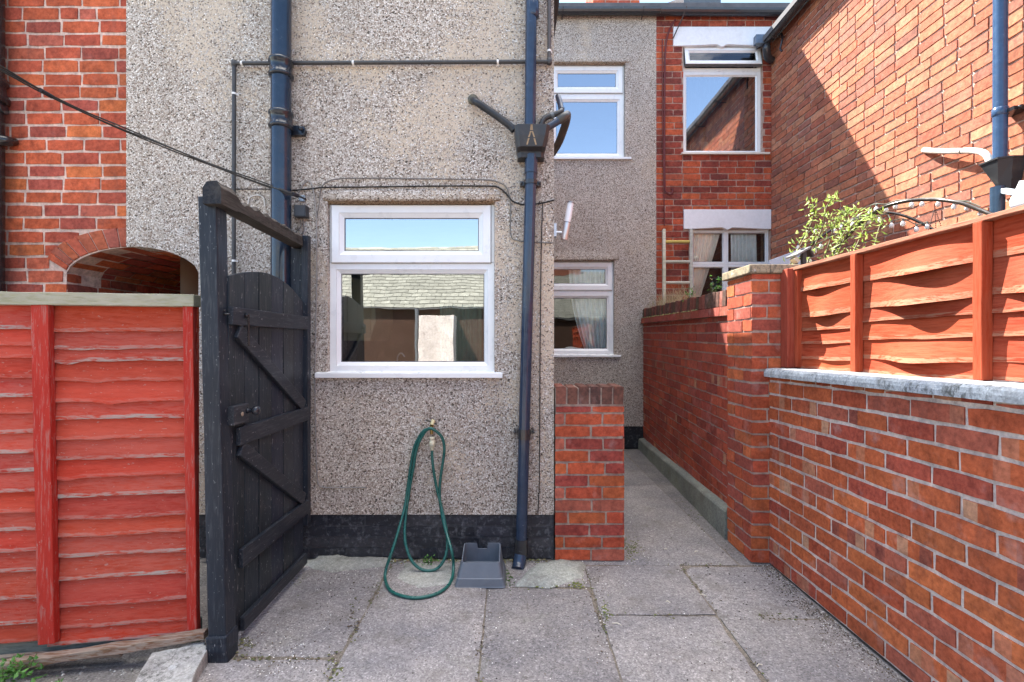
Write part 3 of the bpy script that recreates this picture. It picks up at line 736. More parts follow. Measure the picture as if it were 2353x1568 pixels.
# curtains and things seen inside
zt, zb_ = u2[3] - .03, u2[2] + .03
curtain('curtain', 'tied back white curtain in the ground floor pebbledash window', 0, 0, zt, zb_, DB + .13, lambda v: u2[1] - .55 + .22 * v ** 2, lambda v: u2[1] - .02 - .04 * v, (.80, .86, .84), 8, 2)
zt, zb_ = h2[3] - .03, h2[2] + .02
curtain('curtain', 'white curtain drawn aside in the left light of the four light window', 0, 0, zt, zb_, DB + .13, lambda v: h2[0] + .02, lambda v: h2[0] + .40 - .30 * v ** 1.1, (.88, .85, .76), 7, 3)
curtain('curtain', 'straight white curtain in the right light of the four light window', 0, 0, zt, zb_, DB + .13, lambda v: PX(1678, DB + .13), lambda v: h2[1] - .12, (.85, .88, .86), 7, 5)
curtain('curtain', 'dark blue curtain inside the upper brick house window', 0, 0, h1[3], h1[2] - .02, DB + .45, lambda v: h1[0] + .02, lambda v: h1[1] - .02, (.10, .13, .19), 9, 6)
bt = MB(); bx, by, bz = PX(1619, DB + .15), DB + .15, h1[2] + .05
bt.lathe((bx, by, bz), [(.04, 0), (.042, .02), (.042, .17), (.036, .20), (.016, .23), (.015, .30), (.018, .31)], seg=14, col=(.02, .03, .02, 0)); bt.lathe((bx, by, bz + .05), [(.0432, 0), (.0432, .09)], seg=14, col=(.6, .6, .5, 0))
solo('bottle', bt, M['plastic'], 'dark bottle with a pale label inside the upper brick house window', 'bottle')
# kitchen fittings seen dimly through the pane
kc = empty('wall_cupboard', 'cream wall cupboard with curved end inside the kitchen window', 'cupboard', (PX(800, 3.4), 3.4, 1.0))
q = MB(); q.prism([(PX(790, 3.4), 1.32), (PX(855, 3.4), 1.32), (PX(868, 3.4), 1.45), (PX(866, 3.4), 1.60), (PX(840, 3.4), 1.74), (PX(790, 3.4), 1.77)], (0, 3.35, 0), (1, 0, 0), (0, 0, 1), (0, 1, 0), .5, (.60, .55, .38, 0)); part('carcass', q, M['room'], kc, bevel=.004)
q = MB(); q.box(PX(797, 3.34), PX(852, 3.34), 3.335, 3.349, 1.34, 1.6, (.55, .50, .34, 0)); part('door_panel', q, M['room'], kc)
kt = MB(); kt.box(-1.3, .0, DW + 1.9, DW + 2.5, 1.02, 1.10, (.55, .47, .28, 0)); kt.box(-1.3, .0, DW + 1.95, DW + 2.5, .25, 1.02, (.48, .44, .32, 0)); kt.box(-1.0, -.2, DW + 2.2, DW + 2.55, 1.35, 1.95, (.50, .46, .33, 0))
solo('kitchen_units', kt, M['room'], 'cream kitchen base and wall units at the back of the kitchen', 'kitchen units', bevel=.005)
kn = MB(); kn.grid(lambda u, v: (PX(1010 + 98 * u, 3.1), 3.12 + .012 * math.sin(u * 50), PZ(700 + 140 * v, 3.1)), 40, 10, (.30, .40, .33, 0))
solo('blind', kn, M['curtain'], 'dark green patterned blind behind the right of the kitchen window', 'blind', fix=False)
tp = MB(); tp.tube(curve_pts([P(912, 842, 3.2), P(914, 820, 3.2), P(922, 812, 3.2), P(930, 820, 3.2)], 5), .006, 8, (.7, .7, .7, 0)); solo('kitchen_tap', tp, M['metal'], 'curved chrome tap just inside the kitchen window', 'tap')

# ================================================================== PIPES ON THE WALL
BLU = (.012, .026, .050, 0); BLUD = (.012, .018, .028, 0)
pr = .056; py = DW - .075
sx = PX(646, py)
soil = empty('soil_pipe', 'thick blue black cast iron soil pipe with two ringed collars', 'pipe', (sx, py, .1))
q = MB(); q.tube([(sx, py, 4.5), (sx, py, .1)], pr, 24, BLU); part('pipe', q, M['black_gloss'], soil)
def collar(par, x, y, zt, zb, r, col=BLUD):
    q = MB(); q.lathe((x, y, zb), [(r, 0), (r + .012, .004), (r + .014, .018), (r + .006, .026), (r + .006, zt - zb - .026), (r + .014, zt - zb - .018), (r + .012, zt - zb - .004), (r, zt - zb)], seg=24, col=col)
    return part('collar', q, M['black_gloss'], par)
collar(soil, sx, py, PZ(138, py), PZ(180, py), pr); collar(soil, sx, py, PZ(258, py), PZ(298, py), pr)
q = MB(); zz = PZ(292, py); q.prism([(sx + .03, -.03), (sx + .115, -.03), (sx + .125, 0), (sx + .115, .024), (sx + .03, .03)], (0, DW - .035, zz), (1, 0, 0), (0, 0, 1), (0, 1, 0), .03, BLUD); q.lathe((sx + .105, DW - .05, zz), [(.014, 0), (.014, .012), (.006, .018)], (0, -1, 0), 8, BLUD); part('bracket', q, M['black_gloss'], soil, bevel=.003)

dx, dy = PX(1223, DW - .06), DW - .055
dp = empty('downpipe', 'blue grey rainwater downpipe with hopper near the corner of the pebbledash wall', 'downpipe', (dx, dy, 0))
GREYB = (.024, .040, .072, 0); GRD = (.030, .031, .034, 0)
q = MB(); q.tube([(PX(1224, dy), dy, 4.2), (PX(1218, dy), dy, PZ(305, dy))], .034, 20, GREYB); q.lathe((PX(1224, dy), dy, PZ(18, dy)), [(.034, -.06), (.038, -.05), (.038, .05), (.034, .055)], seg=20, col=GREYB); part('upper_pipe', q, M['black_gloss'], dp)
q = MB(); b0 = (PX(1221, dy), dy, PZ(358, dy)); b1 = (PX(1197, dy), dy, PZ(1275, dy)); q.tube([b0, b1], .034, 20, GREYB)
for f0, f1, rr_ in ((.0, .045, .0385), (.685, .71, .039), (.96, 1.0, .0395)):
    q.tube([Vector(b0).lerp(Vector(b1), f0), Vector(b0).lerp(Vector(b1), f1)], rr_, 20, GRD if f0 else GREYB)
q.tube(curve_pts([b1, (b1[0] - .002, dy - .004, .055), (b1[0] - .012, dy - .03, .012), (b1[0] - .02, dy - .06, -.01)], 5), .038, 18, GREYB); part('lower_pipe', q, M['black_gloss'], dp)
q = MB(); hz0, hz1, hzm = PZ(357, dy - .06), PZ(290, dy - .06), PZ(339, dy - .06)
def hring(xa, xb, yf, z): return [(xa, DW - .002, z), (xa, yf + .02, z), (xa + .02, yf, z), (xb - .02, yf, z), (xb, yf + .02, z), (xb, DW - .002, z)]
hxa, hxb = PX(1182, dy - .06), PX(1264, dy - .06)
q.loft([hring(hxa + .018, hxb - .03, dy - .03, hz0), hring(hxa + .018, hxb - .03, dy - .03, hzm - .012), hring(hxa + .014, hxb - .026, dy - .075, hzm), hring(hxa + .006, hxb - .01, dy - .085, (hzm + hz1) / 2), hring(hxa, hxb, dy - .09, hz1), hring(hxa + .006, hxb - .006, dy - .084, hz1), hring(hxa + .016, hxb - .03, dy - .065, hz1 - .08)], GRD, capa=True, capb=True)
hp = part('hopper', q, M['plastic'], dp, bevel=.002)
st = MB(); hx = (hxa + hxb) / 2 - .005
for sgn in (-1, 1):
    pts = [(hx, 0), (hx + sgn * .004, .3), (hx + sgn * .016, .62), (hx + sgn * .026, .95)]
    for i in range(3):
        za, zb2 = hz1 - (hz1 - hzm) * pts[i][1] - .004, hz1 - (hz1 - hzm) * pts[i + 1][1] + .002
        ya, yb = dy - .0925 + .014 * pts[i][1], dy - .0925 + .014 * pts[i + 1][1]
        st.add([(pts[i][0] - .005, ya, za), (pts[i][0] + .005, ya, za), (pts[i + 1][0] + .004, yb, zb2), (pts[i + 1][0] - .004, yb, zb2)], [(0, 1, 2, 3)], (.33, .24, .15, 0))
part('drip_stain', st, M['gravel'], hp, 'pale forked drip mark', fix=False)
for f in (.06, .685):
    c = Vector(b0).lerp(Vector(b1), f + .008)
    q = MB(); q.box(c.x - .062, c.x + .062, dy + .01, DW - .001, c.z - .012, c.z + .012, GRD); q.tube([c + Vector((0, 0, -.012)), c + Vector((0, 0, .012))], .0405, 20, GRD)
    for s_ in (-1, 1): q.lathe((c.x + s_ * .054, dy + .012, c.z), [(.008, 0), (.008, .012), (.004, .016)], (0, -1, 0), 8, GRD)
    part('pipe_clip', q, M['black_gloss'], dp)
# wastes into the hopper
q = MB(); yq = DW - .05
q.tube(curve_pts([P(1087, 230, DW + .01), P(1095, 235, yq), P(1120, 252, yq), P(1150, 273, yq), P(1172, 290, yq), P(1181, 300, yq)], 6), .021, 14, (.016, .018, .022, 0)); q.lathe(P(1087, 230, DW), [(.032, -.004), (.030, .012)], (0, -1, 0), 14, (.10, .09, .06, 0))
solo('waste_pipe', q, M['plastic'], 'curved black waste pipe dropping into the hopper from the left', 'pipe')
q = MB(); yq = DW - .06
q.tube([P(1248, 300, yq - .01), P(1290, 274, yq), ], .021, 14, GREYB)
q.tube(curve_pts([P(1284, 277, yq), P(1298, 268, yq), P(1303, 266, DW + .05), P(1298, 290, DW + .16), P(1284, 328, DW + .30), P(1270, 352, DW + .42)], 6), .025, 14, (.06, .058, .052, 0))
solo('waste_pipe', q, M['plastic'], 'fat grey waste pipe elbowing round the wall corner into the hopper', 'pipe')
q = MB(); q.tube(curve_pts([P(1240, 300, DW - .04), P(1246, 281, DW - .04), P(1254, 271, DW - .035), P(1270, 265, DW - .03), P(1287, 258, DW - .02), P(1291, 250, DW + .02)], 6), .0165, 12, (.04, .04, .04, 0)); q.tube(curve_pts([P(1290, 253, DW), P(1287, 238, DW + .05), P(1282, 222, DW + .12)], 6), .0175, 12, GREYB)
q.tube([P(1265, 267, DW - .033), P(1271, 264.5, DW - .03)], .0175, 12, (.13, .15, .16, 0))
solo('waste_pipe', q, M['plastic'], 'thin kinked grey waste pipe above the fat elbow at the wall corner', 'pipe')
# overflow run
ov = empty('overflow_pipe', 'thin dark overflow pipe running across the pebbledash and down both ends', 'pipe', (PX(538, DW), DW - .03, .8))
DKP = (.045, .045, .046, 0); yq = DW - .028; q = MB()
q.tube([P(537, 640, yq), P(538, 152, yq)], .0115, 12, DKP); q.tube([P(538, 146, yq), P(1262, 142, yq)], .0115, 12, DKP); q.tube([P(1262, 142, yq), P(1262, -120, yq)], .0115, 12, (.075, .066, .062, 0))
for (x, y_) in ((538, 146), (1262, 142)): q.lathe(P(x, y_, yq) + Vector((0, 0, -.018)), [(.012, 0), (.0155, .003), (.0155, .033), (.012, .036)], seg=12, col=DKP)
part('pipe', q, M['plastic'], ov)
for (x, y_, vert) in ((538, 216, 1), (556, 146, 0), (812, 145, 0), (1144, 143, 0), (538, 600, 1), (1262, 118, 1)):
    q = MB(); c = P(x, y_, yq); d_ = Vector((0, 0, .006)) if vert else Vector((.006, 0, 0)); q.tube([c - d_, c + d_], .0135, 12, (.72, .72, .70, 0)); n_ = Vector((.016, .012, 0)) if vert else Vector((0, .012, -.014)); q.bar(c, c + n_, .012, .008, (0, -1, 0), (.72, .72, .70, 0))
    part('clip', q, M['upvc'], ov)

# left edge pipe of the neighbour
yq = DW - .06; lx = PX(-22, yq)
lp = empty('soil_pipe', 'black soil pipe at the left edge of the brick wall with a side branch', 'pipe', (lx, yq, .1))
q = MB(); q.tube([(lx, yq, 4.4), (lx, yq, .1)], .062, 20, (.018, .018, .02, 0)); part('pipe', q, M['black_gloss'], lp)
q = MB(); q.lathe((lx, yq, PZ(235, yq)), [(.064, 0), (.082, .006), (.086, .03), (.07, .06), (.066, .10), (.08, .115), (.08, .14), (.064, .15)], seg=20, col=(.018, .018, .02, 0)); q.tube([P(-20, 246, yq), P(10, 246, DW - .04)], [.05, .045], 14, (.018, .02, .024, 0)); part('collar', q, M['black_gloss'], lp)
q = MB(); q.tube(curve_pts([P(-22, 322, yq), P(6, 324, yq), P(26, 326, DW - .02), P(34, 326, DW + .01)], 5), [.034, .034, .034, .034, .034, .033, .032, .031, .030, .028, .027, .026, .025, .024, .022, .022], 12, (.022, .02, .02, 0)); part('bracket', q, M['black_gloss'], lp)

# ================================================================== CABLES
q = MB()
base = [P(-60, 128, 1.9), P(0, 157, 2.0), P(90, 207, 2.18), P(190, 257, 2.38), P(290, 300, 2.52), P(400, 345, 2.64), P(500, 385, 2.74), P(590, 418, 2.80), P(672, 447, DW - .135)]
for dz, dy_, ph in ((.007, 0, 0), (-.005, .004, 2), (0, -.006, 4)):
    pts = curve_pts([p + Vector((0, dy_, dz + .003 * math.sin(i * 2 + ph))) for i, p in enumerate(base)], 8); q.tube(pts, .0038, 7, (.035, .033, .030, 0))
q.tube([P(92, 207, 2.175), P(118, 222, 2.23)], .010, 8, (.025, .025, .028, 0)); q.tube([P(672, 446, DW - .135), P(684, 450, DW - .10)], .012, 8, (.02, .02, .025, 0))
q.tube(curve_pts([P(684, 450, DW - .10), P(694, 454, DW - .05), P(702, 458, DW - .004)], 5), .006, 7, (.05, .05, .05, 0))
solo('overhead_cable', q, M['cable'], 'dark twisted overhead cable sweeping down from the upper left to the wall', 'cable')
def wall_cable(pts, r, col, label, dd=.011, name='wall_cable'):
    q = MB(); q.tube(curve_pts([P(x, y_, DW - dd) for x, y_ in pts], 6), r, 7, col); return solo(name, q, M['cable'], label, 'cable')
wall_cable([(672, 438), (720, 434), (745, 431), (850, 430), (1000, 428), (1120, 428), (1142, 430), (1160, 442), (1175, 460), (1190, 468), (1210, 471), (1240, 468), (1262, 463), (1274, 460)], .0046, (.018, .017, .016, 0), 'black cable running above the kitchen window to the wall corner')
wall_cable([(686, 445), (696, 425), (707, 416), (716, 424), (722, 450), (727, 500), (728, 560), (728, 640), (725, 800), (724, 900), (726, 1000), (728, 1080), (731, 1110), (742, 1120), (780, 1121), (843, 1121)], .0042, (.27, .255, .235, 0), 'grey cable looping down beside the gate post and along to a cut end')
wall_cable([(728, 500), (733, 470), (737, 436), (750, 420), (780, 411), (850, 410), (950, 411), (1050, 412), (1120, 414), (1148, 420), (1165, 434), (1173, 470), (1174, 540), (1190, 553), (1230, 557), (1272, 559)], .0036, (.16, .15, .135, 0), 'thin grey cable arching over the kitchen window above the black one')
wall_cable([(1247, 465), (1244, 560), (1243, 620), (1241, 800), (1240, 1000), (1239, 1120), (1236, 1180)], .0032, (.03, .03, .03, 0), 'thin black cable running straight down beside the lower downpipe')
wall_cable([(520, 434), (560, 435), (600, 435), (626, 436)], .0034, (.05, .045, .04, 0), 'short dark cable left of the soil pipe above the gate beam')
q = MB(); q.tube(curve_pts([P(570, 470, DW - .004), P(574, 455, DW - .006), P(590, 449, DW - .006), P(605, 455, DW - .006), P(609, 475, DW - .006)], 6), .004, 6, (.60, .57, .53, 0)); solo('cable_loop', q, M['cable'], 'pale half ring of old paint left on the wall above the gate', 'cable')
q = MB(); c = P(693, 488, DW - .03); q.box(c.x - .034, c.x + .034, DW - .055, DW - .002, c.z - .032, c.z + .036, (.030, .033, .040, 0)); q.box(c.x - .030, c.x + .030, DW - .0575, DW - .055, c.z - .028, c.z + .032, (.035, .038, .045, 0))
for i, (a_, b_) in enumerate(((-6, -14), (0, 2))): q.tube(curve_pts([P(696 + a_, 505, DW - .02), P(698 + a_, 520, DW - .02), P(696 + b_, 532, DW - .012), P(690 + b_, 540, DW - .006)], 5), .004, 6, (.16, .15, .14, 0))
solo('junction_box', q, M['plastic'], 'small black junction box on the wall beside the kitchen window', 'junction box', bevel=.003)
q = MB(); c = P(695, 457, DW); q.box(c.x - .018, c.x + .018, DW - .010, DW - .001, c.z - .018, c.z + .018, (.42, .44, .46, 0))
for a_ in (-1, 1):
    for b_ in (-1, 1): q.lathe((c.x + a_ * .012, DW - .010, c.z + b_ * .012), [(.003, 0), (.003, .002)], (0, -1, 0), 6, (.05, .05, .05, 0))
solo('cable_bracket', q, M['metal'], 'small square grey metal plate fixed above the junction box', 'bracket')

# wall lamp on the corner
cx_ = XC
lamp = empty('wall_lamp', 'slanted steel and frosted glass lamp on the corner of the pebbledash wall', 'lamp', (cx_ + .05, DW + .10, PZ(540, DW)))
dl = DW + .10
q = MB(); c = P(1279, 529, dl); q.box(cx_ + .001, cx_ + .022, dl - .03, dl + .03, c.z - .045, c.z + .035, (.55, .56, .58, 0)); q.tube([(cx_ + .02, dl, c.z - .015), P(1297, 536, dl)], .010, 10, (.45, .46, .48, 0)); part('mount', q, M['metal'], lamp)
q = MB(); A, B, C = P(1296, 552, dl), P(1303, 513, dl), P(1311, 468, dl); q.tube([A, A.lerp(B, .06), B], [.021, .023, .0225], 18, (.62, .63, .65, 0)); part('lamp_body', q, M['metal'], lamp)
q = MB(); q.tube([B, B.lerp(C, .04)], .0235, 18, (.25, .25, .26, 0)); part('collar', q, M['metal'], lamp)
q = MB(); q.tube([C.lerp(B, .0), C + (C - B) * .06], .0235, 18, (.30, .30, .31, 0)); part('end_cap', q, M['metal'], lamp)
q = MB(); q.tube([B.lerp(C, .05), B.lerp(C, .5), C], [.0205, .021, .0205], 18, (.80, .81, .83, 0)); part('glass_tube', q, M['upvc'], lamp)

# ================================================================== TAP AND HOSE
tap = empty('garden_tap', 'brass outside tap with a cream hose connector', 'tap', (PX(993, DW), DW - .04, PZ(1000, DW)))
q = MB(); c = P(991, 980, DW - .045); q.tube(curve_pts([(c.x, DW + .005, c.z), (c.x, DW - .03, c.z), (c.x + .002, DW - .05, c.z - .004), (c.x + .004, DW - .055, c.z - .045)], 5), .011, 10, (.28, .20, .07, 0)); q.tube([(c.x, DW - .04, c.z), (c.x, DW - .045, c.z + .028)], .009, 8, (.28, .22, .10, 0)); part('body', q, M['metal'], tap)
q = MB(); q.bar((c.x - .032, DW - .048, c.z + .038), (c.x + .032, DW - .04, c.z + .010), .012, .008, col=(.06, .055, .045, 0)); q.tube([(c.x + .006, DW - .06, c.z + .012), (c.x + .014, DW - .05, c.z + .038)], .012, 8, (.62, .55, .32, 0)); part('handle', q, M['plastic'], tap)
q = MB(); c2 = P(993, 1012, DW - .055); q.lathe((c2.x, DW - .055, PZ(1035, DW - .055)), [(.010, 0), (.012, .01), (.012, .022), (.018, .024), (.018, .052), (.015, .054), (.015, .066), (.017, .068), (.017, .078), (.010, .08)], seg=14, col=(.62, .58, .42, 0)); part('hose_connector', q, M['plastic'], tap)
HG = (.012, .10, .085, 0)
def hp_(x, y_, d): return P(x, y_, d)
wallD = DW - .035
loopA = [(991, 985, wallD - .03), (972, 992, wallD - .02), (953, 1025, wallD - .005), (944, 1070, wallD), (937, 1120, wallD), (929, 1170, wallD - .03), (914, 1225, wallD - .11), (900, 1270, wallD - .17), (888, 1305, 2.70)]
gl = [(885, 1330), (893, 1352), (912, 1366), (950, 1374), (990, 1369), (1020, 1355), (1038, 1332)]
loopB = [(1042, 1300, 2.73), (1038, 1268, wallD - .16), (1026, 1225, wallD - .09), (1015, 1180, wallD - .03), (1010, 1140, wallD), (1012, 1100, wallD), (1018, 1060, wallD), (1021, 1030, wallD - .005), (1015, 1005, wallD - .015), (1000, 990, wallD - .03), (986, 985, wallD - .035)]
inner = [(972, 1000, wallD - .02), (958, 1030, wallD - .012), (950, 1075, wallD - .006), (941, 1125, wallD), (933, 1180, wallD - .02), (930, 1215, wallD - .06), (932, 1250, wallD - .10), (944, 1285, wallD - .13), (962, 1305, wallD - .14)]
inner2 = [(985, 1312, wallD - .14), (1008, 1304, wallD - .13), (1024, 1278, wallD - .11), (1028, 1240, wallD - .08), (1022, 1200, wallD - .05), (1013, 1160, wallD - .02), (1003, 1120, wallD - .01), (996, 1080, wallD - .02), (993, 1050, DW - .055), (993, 1034, DW - .055)]
pts = [hp_(*p) for p in loopA] + [G(x, y_, .012) for x, y_ in gl] + [hp_(*p) for p in loopB] + [hp_(*p) for p in inner + inner2]
q = MB(); q.tube(curve_pts(pts, 7), .0085, 12, HG); solo('garden_hose', q, M['hose'], 'dark green hose hung in two long loops from the tap down to the ground', 'hose')

# ================================================================== GREY DRAIN COVER
dc = MB(); PLC = (.105, .125, .155, 0)
yb_ = GD(1352); yf = yb_; xl, xr = PX(1043, yf), PX(1162, yf); dep = .235
zs1 = PZ(1331, yf + .012); zr = .118; zl_ = .150
def rq(xa, xb, ya, yb, z, lip=0):
    r = .016; out = []
    def arc(cx, cy, a0): return [(cx + r * math.cos(math.radians(a0 + t)), cy + r * math.sin(math.radians(a0 + t)), z) for t in (0, 30, 60, 90)]
    out += arc(xa + r, ya + r, 180) + arc(xb - r, ya + r, 270)
    out += [(x, y, z + lip) for x, y, z in arc(xb - r, yb - r, 0)]
    m = (xa + xb) / 2
    out += [(m + .032, yb, z + lip), (m + .026, yb, z), (m - .026, yb, z), (m - .032, yb, z + lip)]
    return out + [(x, y, z + lip) for x, y, z in arc(xa + r, yb - r, 90)]
yB = yf + .235
dc.loft([rq(xl, xr, yf, yB + .015, 0), rq(xl + .003, xr - .003, yf + .003, yB + .013, .006), rq(xl + .012, xr - .012, yf + .010, yB + .004, zs1), rq(xl + .017, xr - .017, yf + .014, yB, zs1 + .004), rq(xl + .034, xr - .032, yf + .040, yB - .012, zr, zl_ - zr), rq(xl + .040, xr - .038, yf + .046, yB - .018, zr, zl_ - zr), rq(xl + .036, xr - .034, yf + .042, yB - .014, .045), ], PLC, smooth=False, capb=True)
solo('drain_cover', dc, M['plastic'], 'open topped grey plastic drain guard standing by the foot of the downpipe', 'drain cover', fix=False)

# ================================================================== RED FENCE
FA = Vector((-2.75, 1.89, 0)); FB = Vector((PX(459, 2.09), 2.09, 0)); fu = (FB - FA).normalized(); fn = Vector((fu.y, -fu.x, 0)).normalized()
if fn.y > 0: fn = -fn
FL = (FB - FA).length
rfence = empty('red_fence', 'faded red lap panel fence with grey timber capping beside the black gate', 'fence', FA)
def fpt(s, z, d): return FA + fu * s + Vector((0, 0, z)) + fn * d
def sx_at(px):                       # distance along the fence for a photo column
    t = (px - CX) / F; return (FA.x - t * FA.y) / (t * fu.y - fu.x)
ft = PZ(706, 2.05); fb = .075
b1s, b2s = sx_at(115), sx_at(450)
rb_ = random.Random(14); zl = ft; bays = [(0, sx_at(98)), (sx_at(132), sx_at(443))]
for bi, (s0, s1) in enumerate([(b1s - 1.22, b1s - .58), (b1s - .58, b1s), (b1s, b2s + .012)]):
    s0 = max(s0, .0)
    zs_ = [ft]
    hts = [.112, .078, .062, .088, .095, .082, .09, .092, .09, .095, .098, .082, .10, .105, .118, .11, .08]
    for h_ in hts: zs_.append(zs_[-1] - h_ * rb_.uniform(.93, 1.07) * (ft - fb) / sum(hts))
    brd = MB()
    for i in range(len(hts)):
        zt_, zb2 = zs_[i] + .018, zs_[i + 1]; nseg = 26; sd = rb_.uniform(0, 99); kn = rb_.uniform(.1, .5)
        base = tuple(q_ * rb_.uniform(.88, 1.12) for q_ in rb_.choice([(.43, .040, .019), (.40, .040, .021), (.45, .046, .020), (.38, .042, .026)]))
        wear = rb_.choice([.25, .5, .9, 1.0, .7])
        rings = []; cs = []
        for k_ in range(nseg + 1):
            u_ = k_ / nseg; s_ = s0 + (s1 - s0) * u_
            wob = .006 * mn.noise(Vector((s_ * 3.1, sd, 0))) + .0035 * mn.noise(Vector((s_ * 13, sd, 1))) - .010 * math.exp(-((u_ - kn) / .06) ** 2) * (1 if i in (3, 4, 2, 8) else .2)
            bow = .004 * mn.noise(Vector((s_ * 2.3, sd, 5)))
            rings.append([fpt(s_, zt_, .001 + bow), fpt(s_, zb2 + .016 + wob, .013 + bow), fpt(s_, zb2 + .004 + wob, .0155 + bow), fpt(s_, zb2 + wob, .015 + bow), fpt(s_, zb2 + wob, .005 + bow)])
            if k_ < nseg:
                ww = wear * (.6 + .8 * max(0, mn.noise(Vector((s_ * 4, sd, 9)))))
                cs += [base + (0.12 * wear,), base + (min(1, ww),), base + (min(1, ww * 1.5),), base + (min(1, ww),)]
        k2 = 5; vs = [p for r_ in rings for p in r_]
        fs = [(a_ * k2 + b_, (a_ + 1) * k2 + b_, (a_ + 1) * k2 + b_ + 1, a_ * k2 + b_ + 1) for a_ in range(nseg) for b_ in range(4)]
        brd.add(vs, fs, cs)
        brd.add([fpt(s0, zt_, .0), fpt(s1, zt_, .0), fpt(s1, zb2, -.004), fpt(s0, zb2, -.004)], [(0, 1, 2, 3)], base + (0,))
    part('lap_boards', brd, M['red_wood'], rfence, fix=False)
for (sa, sb, wd) in ((b1s + .003, b1s + .030, .062), (b2s, b2s + .018, .04), (b1s - .60, b1s - .58, .062)):
    q = MB(); q.bar(fpt(sa - .012, ft + .004, .026), fpt(sb - .012, fb + .005, .03), wd, .034, tuple(fn), (.40, .030, .02, .35), 14, .0012, 3); part('batten', q, M['red_wood_v'], rfence, bevel=.003)
q = MB(); zc0, zc1 = PZ(706, 2.05), PZ(678, 2.05); q.bar(fpt(-.0, (zc0 + zc1) / 2 + .002, .02), fpt(FL + .0, (zc0 + zc1) / 2 + .002, .02), .062, zc1 - zc0, (0, 0, 1), (.36, .34, .23, .5), 30, .0013, 5); part('capping_rail', q, M['grey_wood'], rfence, 'weathered grey green timber rail', bevel=.003)
q = MB(); q.bar(fpt(0, .055, -.012), fpt(FL, .062, -.012), .02, .10, (0, 0, 1), (.14, .155, .13, .2), 10, .001, 6); part('bottom_board', q, M['grey_wood'], rfence)
q = MB(); q.bar(fpt(.0, .018, .02), fpt(FL * .8, .02, .03), .02, .035, (0, 0, 1), (.13, .075, .055, .4), 12, .002, 7); solo('timber_scrap', q, M['grey_wood'], 'thin brown timber strip lying under the red fence', 'timber')
q = MB(); q.bar(G(-30, 1536, .02), P(474, 1457, 2.03), .042, .030, (0, 0, 1), (.20, .10, .06, .5), 20, .0025, 8); solo('timber_plank', q, M['grey_wood'], 'rotten brown plank sloping up from the ground to the black gate post', 'plank', bevel=.003)
# broken concrete slab at the foot of the post
sb_ = MB(); top = [P(353, 1502, 1.99), P(474, 1476, 2.02), P(474, 1490, 1.99), P(418, 1592, 1.72), P(262, 1592, 1.73)]
top = [Vector((PX(x, d), d, z)) for x, y_, d, z in ((348, 0, 1.97, .045), (472, 0, 2.03, .055), (476, 0, 1.99, .052), (405, 0, 1.64, .036), (262, 0, 1.66, .03))]
den = [];
for i in range(len(top)):
    for k_ in range(6): den.append(top[i].lerp(top[(i + 1) % len(top)], k_ / 6) + Vector((R.uniform(-.004, .004), R.uniform(-.004, .004), R.uniform(-.002, .002))))
cen = sum(den, Vector()) / len(den)
sb_.loft([[(p.x * 1.0 + (cen.x - p.x) * -.02, p.y, -.02) for p in den], [(p.x, p.y, p.z - .010) for p in den], [tuple(p.lerp(cen, .03)) for p in den]], (.42, .42, .40, 0), capb=True)
solo('concrete_slab', sb_, M['coping'], 'broken pale concrete slab lying at the foot of the black gate post', 'slab')

# ================================================================== GATE FRAME + GATE
BW = (.017, .021, .029, .10)
gf = empty('timber_gateway', 'blue black timber gateway of post, rough top beam and wall jamb', 'gateway', (-1.22, 2.0, 0))
q = MB(); pz = PZ(452, 2.0)
q.bar((PX(502, 2.0), 2.03, -.02), (PX(478, 2.0), 2.03, pz), .074, .076, (0, -1, 0), BW, 16, .0012, 9); part('post', q, M['black_wood_z'], gf, bevel=.005)
q = MB(); q.bar((PX(504, 2.0), 2.025, -.02), (PX(501.5, 2.0), 2.025, .10), .086, .090, (0, -1, 0), BW, 4, .003, 10); part('post_foot', q, M['black_wood_z'], gf, bevel=.006)
zb0 = 1.900; q = MB(); rbm = random.Random(3)
aB = Vector((PX(492, 1.97), 1.955, 1.905)); bB = Vector((PX(694, 2.88), 2.875, 1.895)); nb_ = 40; rings = []
for i in range(nb_ + 1):
    c = aB.lerp(bB, i / nb_); e = .020 * mn.noise(Vector((i * .45, 1, 2))) + .010 * mn.noise(Vector((i * 1.7, 4, 2))) + (.012 if i < 7 else 0) - .016 * math.exp(-((i - 9) / 2.2) ** 2); f_ = .006 * mn.noise(Vector((i * .8, 9, 2)))
    ht = .033 + (.008 if i < 6 else 0); rings.append([c + Vector((-.038, 0, -ht)), c + Vector((.038 + f_, 0, -ht)), c + Vector((.036 + f_, 0, ht * .5 + e * .5)), c + Vector((.020, 0, ht + e)), c + Vector((-.02, 0, ht + e * .7)), c + Vector((-.038, 0, ht * .6))])
cs = []
for i in range(nb_):
    for k_ in range(6): cs.append((.042, .038, .034, (.1, .2, .8, 1, .8, .4)[k_]))
q.loft(rings, cs + [BW, BW], capa=True, capb=True); part('top_beam', q, M['split_beam'], gf, 'split weathered black beam')
q = MB(); q.box(PX(671, 2.9), PX(703, 2.9), 2.845, 2.915, PZ(1200, 2.9), 1.86, BW); part('jamb', q, M['black_wood_z'], gf, bevel=.004)
q = MB(); q.box(PX(699.5, 2.84), PX(714, 2.84), 2.800, 2.843, PZ(1203, 2.84), 1.925, BW); part('stop', q, M['black_wood_z'], gf, bevel=.003)
gate = empty('gate', 'blue black boarded gate with Z braces, arched top and latch', 'gate', (-1.2, 2.1, 0))
GX = -1.197; gy0, gy1 = 2.055, 2.79
def gtop(y_): t = (y_ - gy0) / (gy1 - gy0); return 1.575 + .075 * math.sin(math.pi * min(1, t * .9 + .05)) - .05 * t ** 3
nbd = 6; rg = random.Random(4); q = MB()
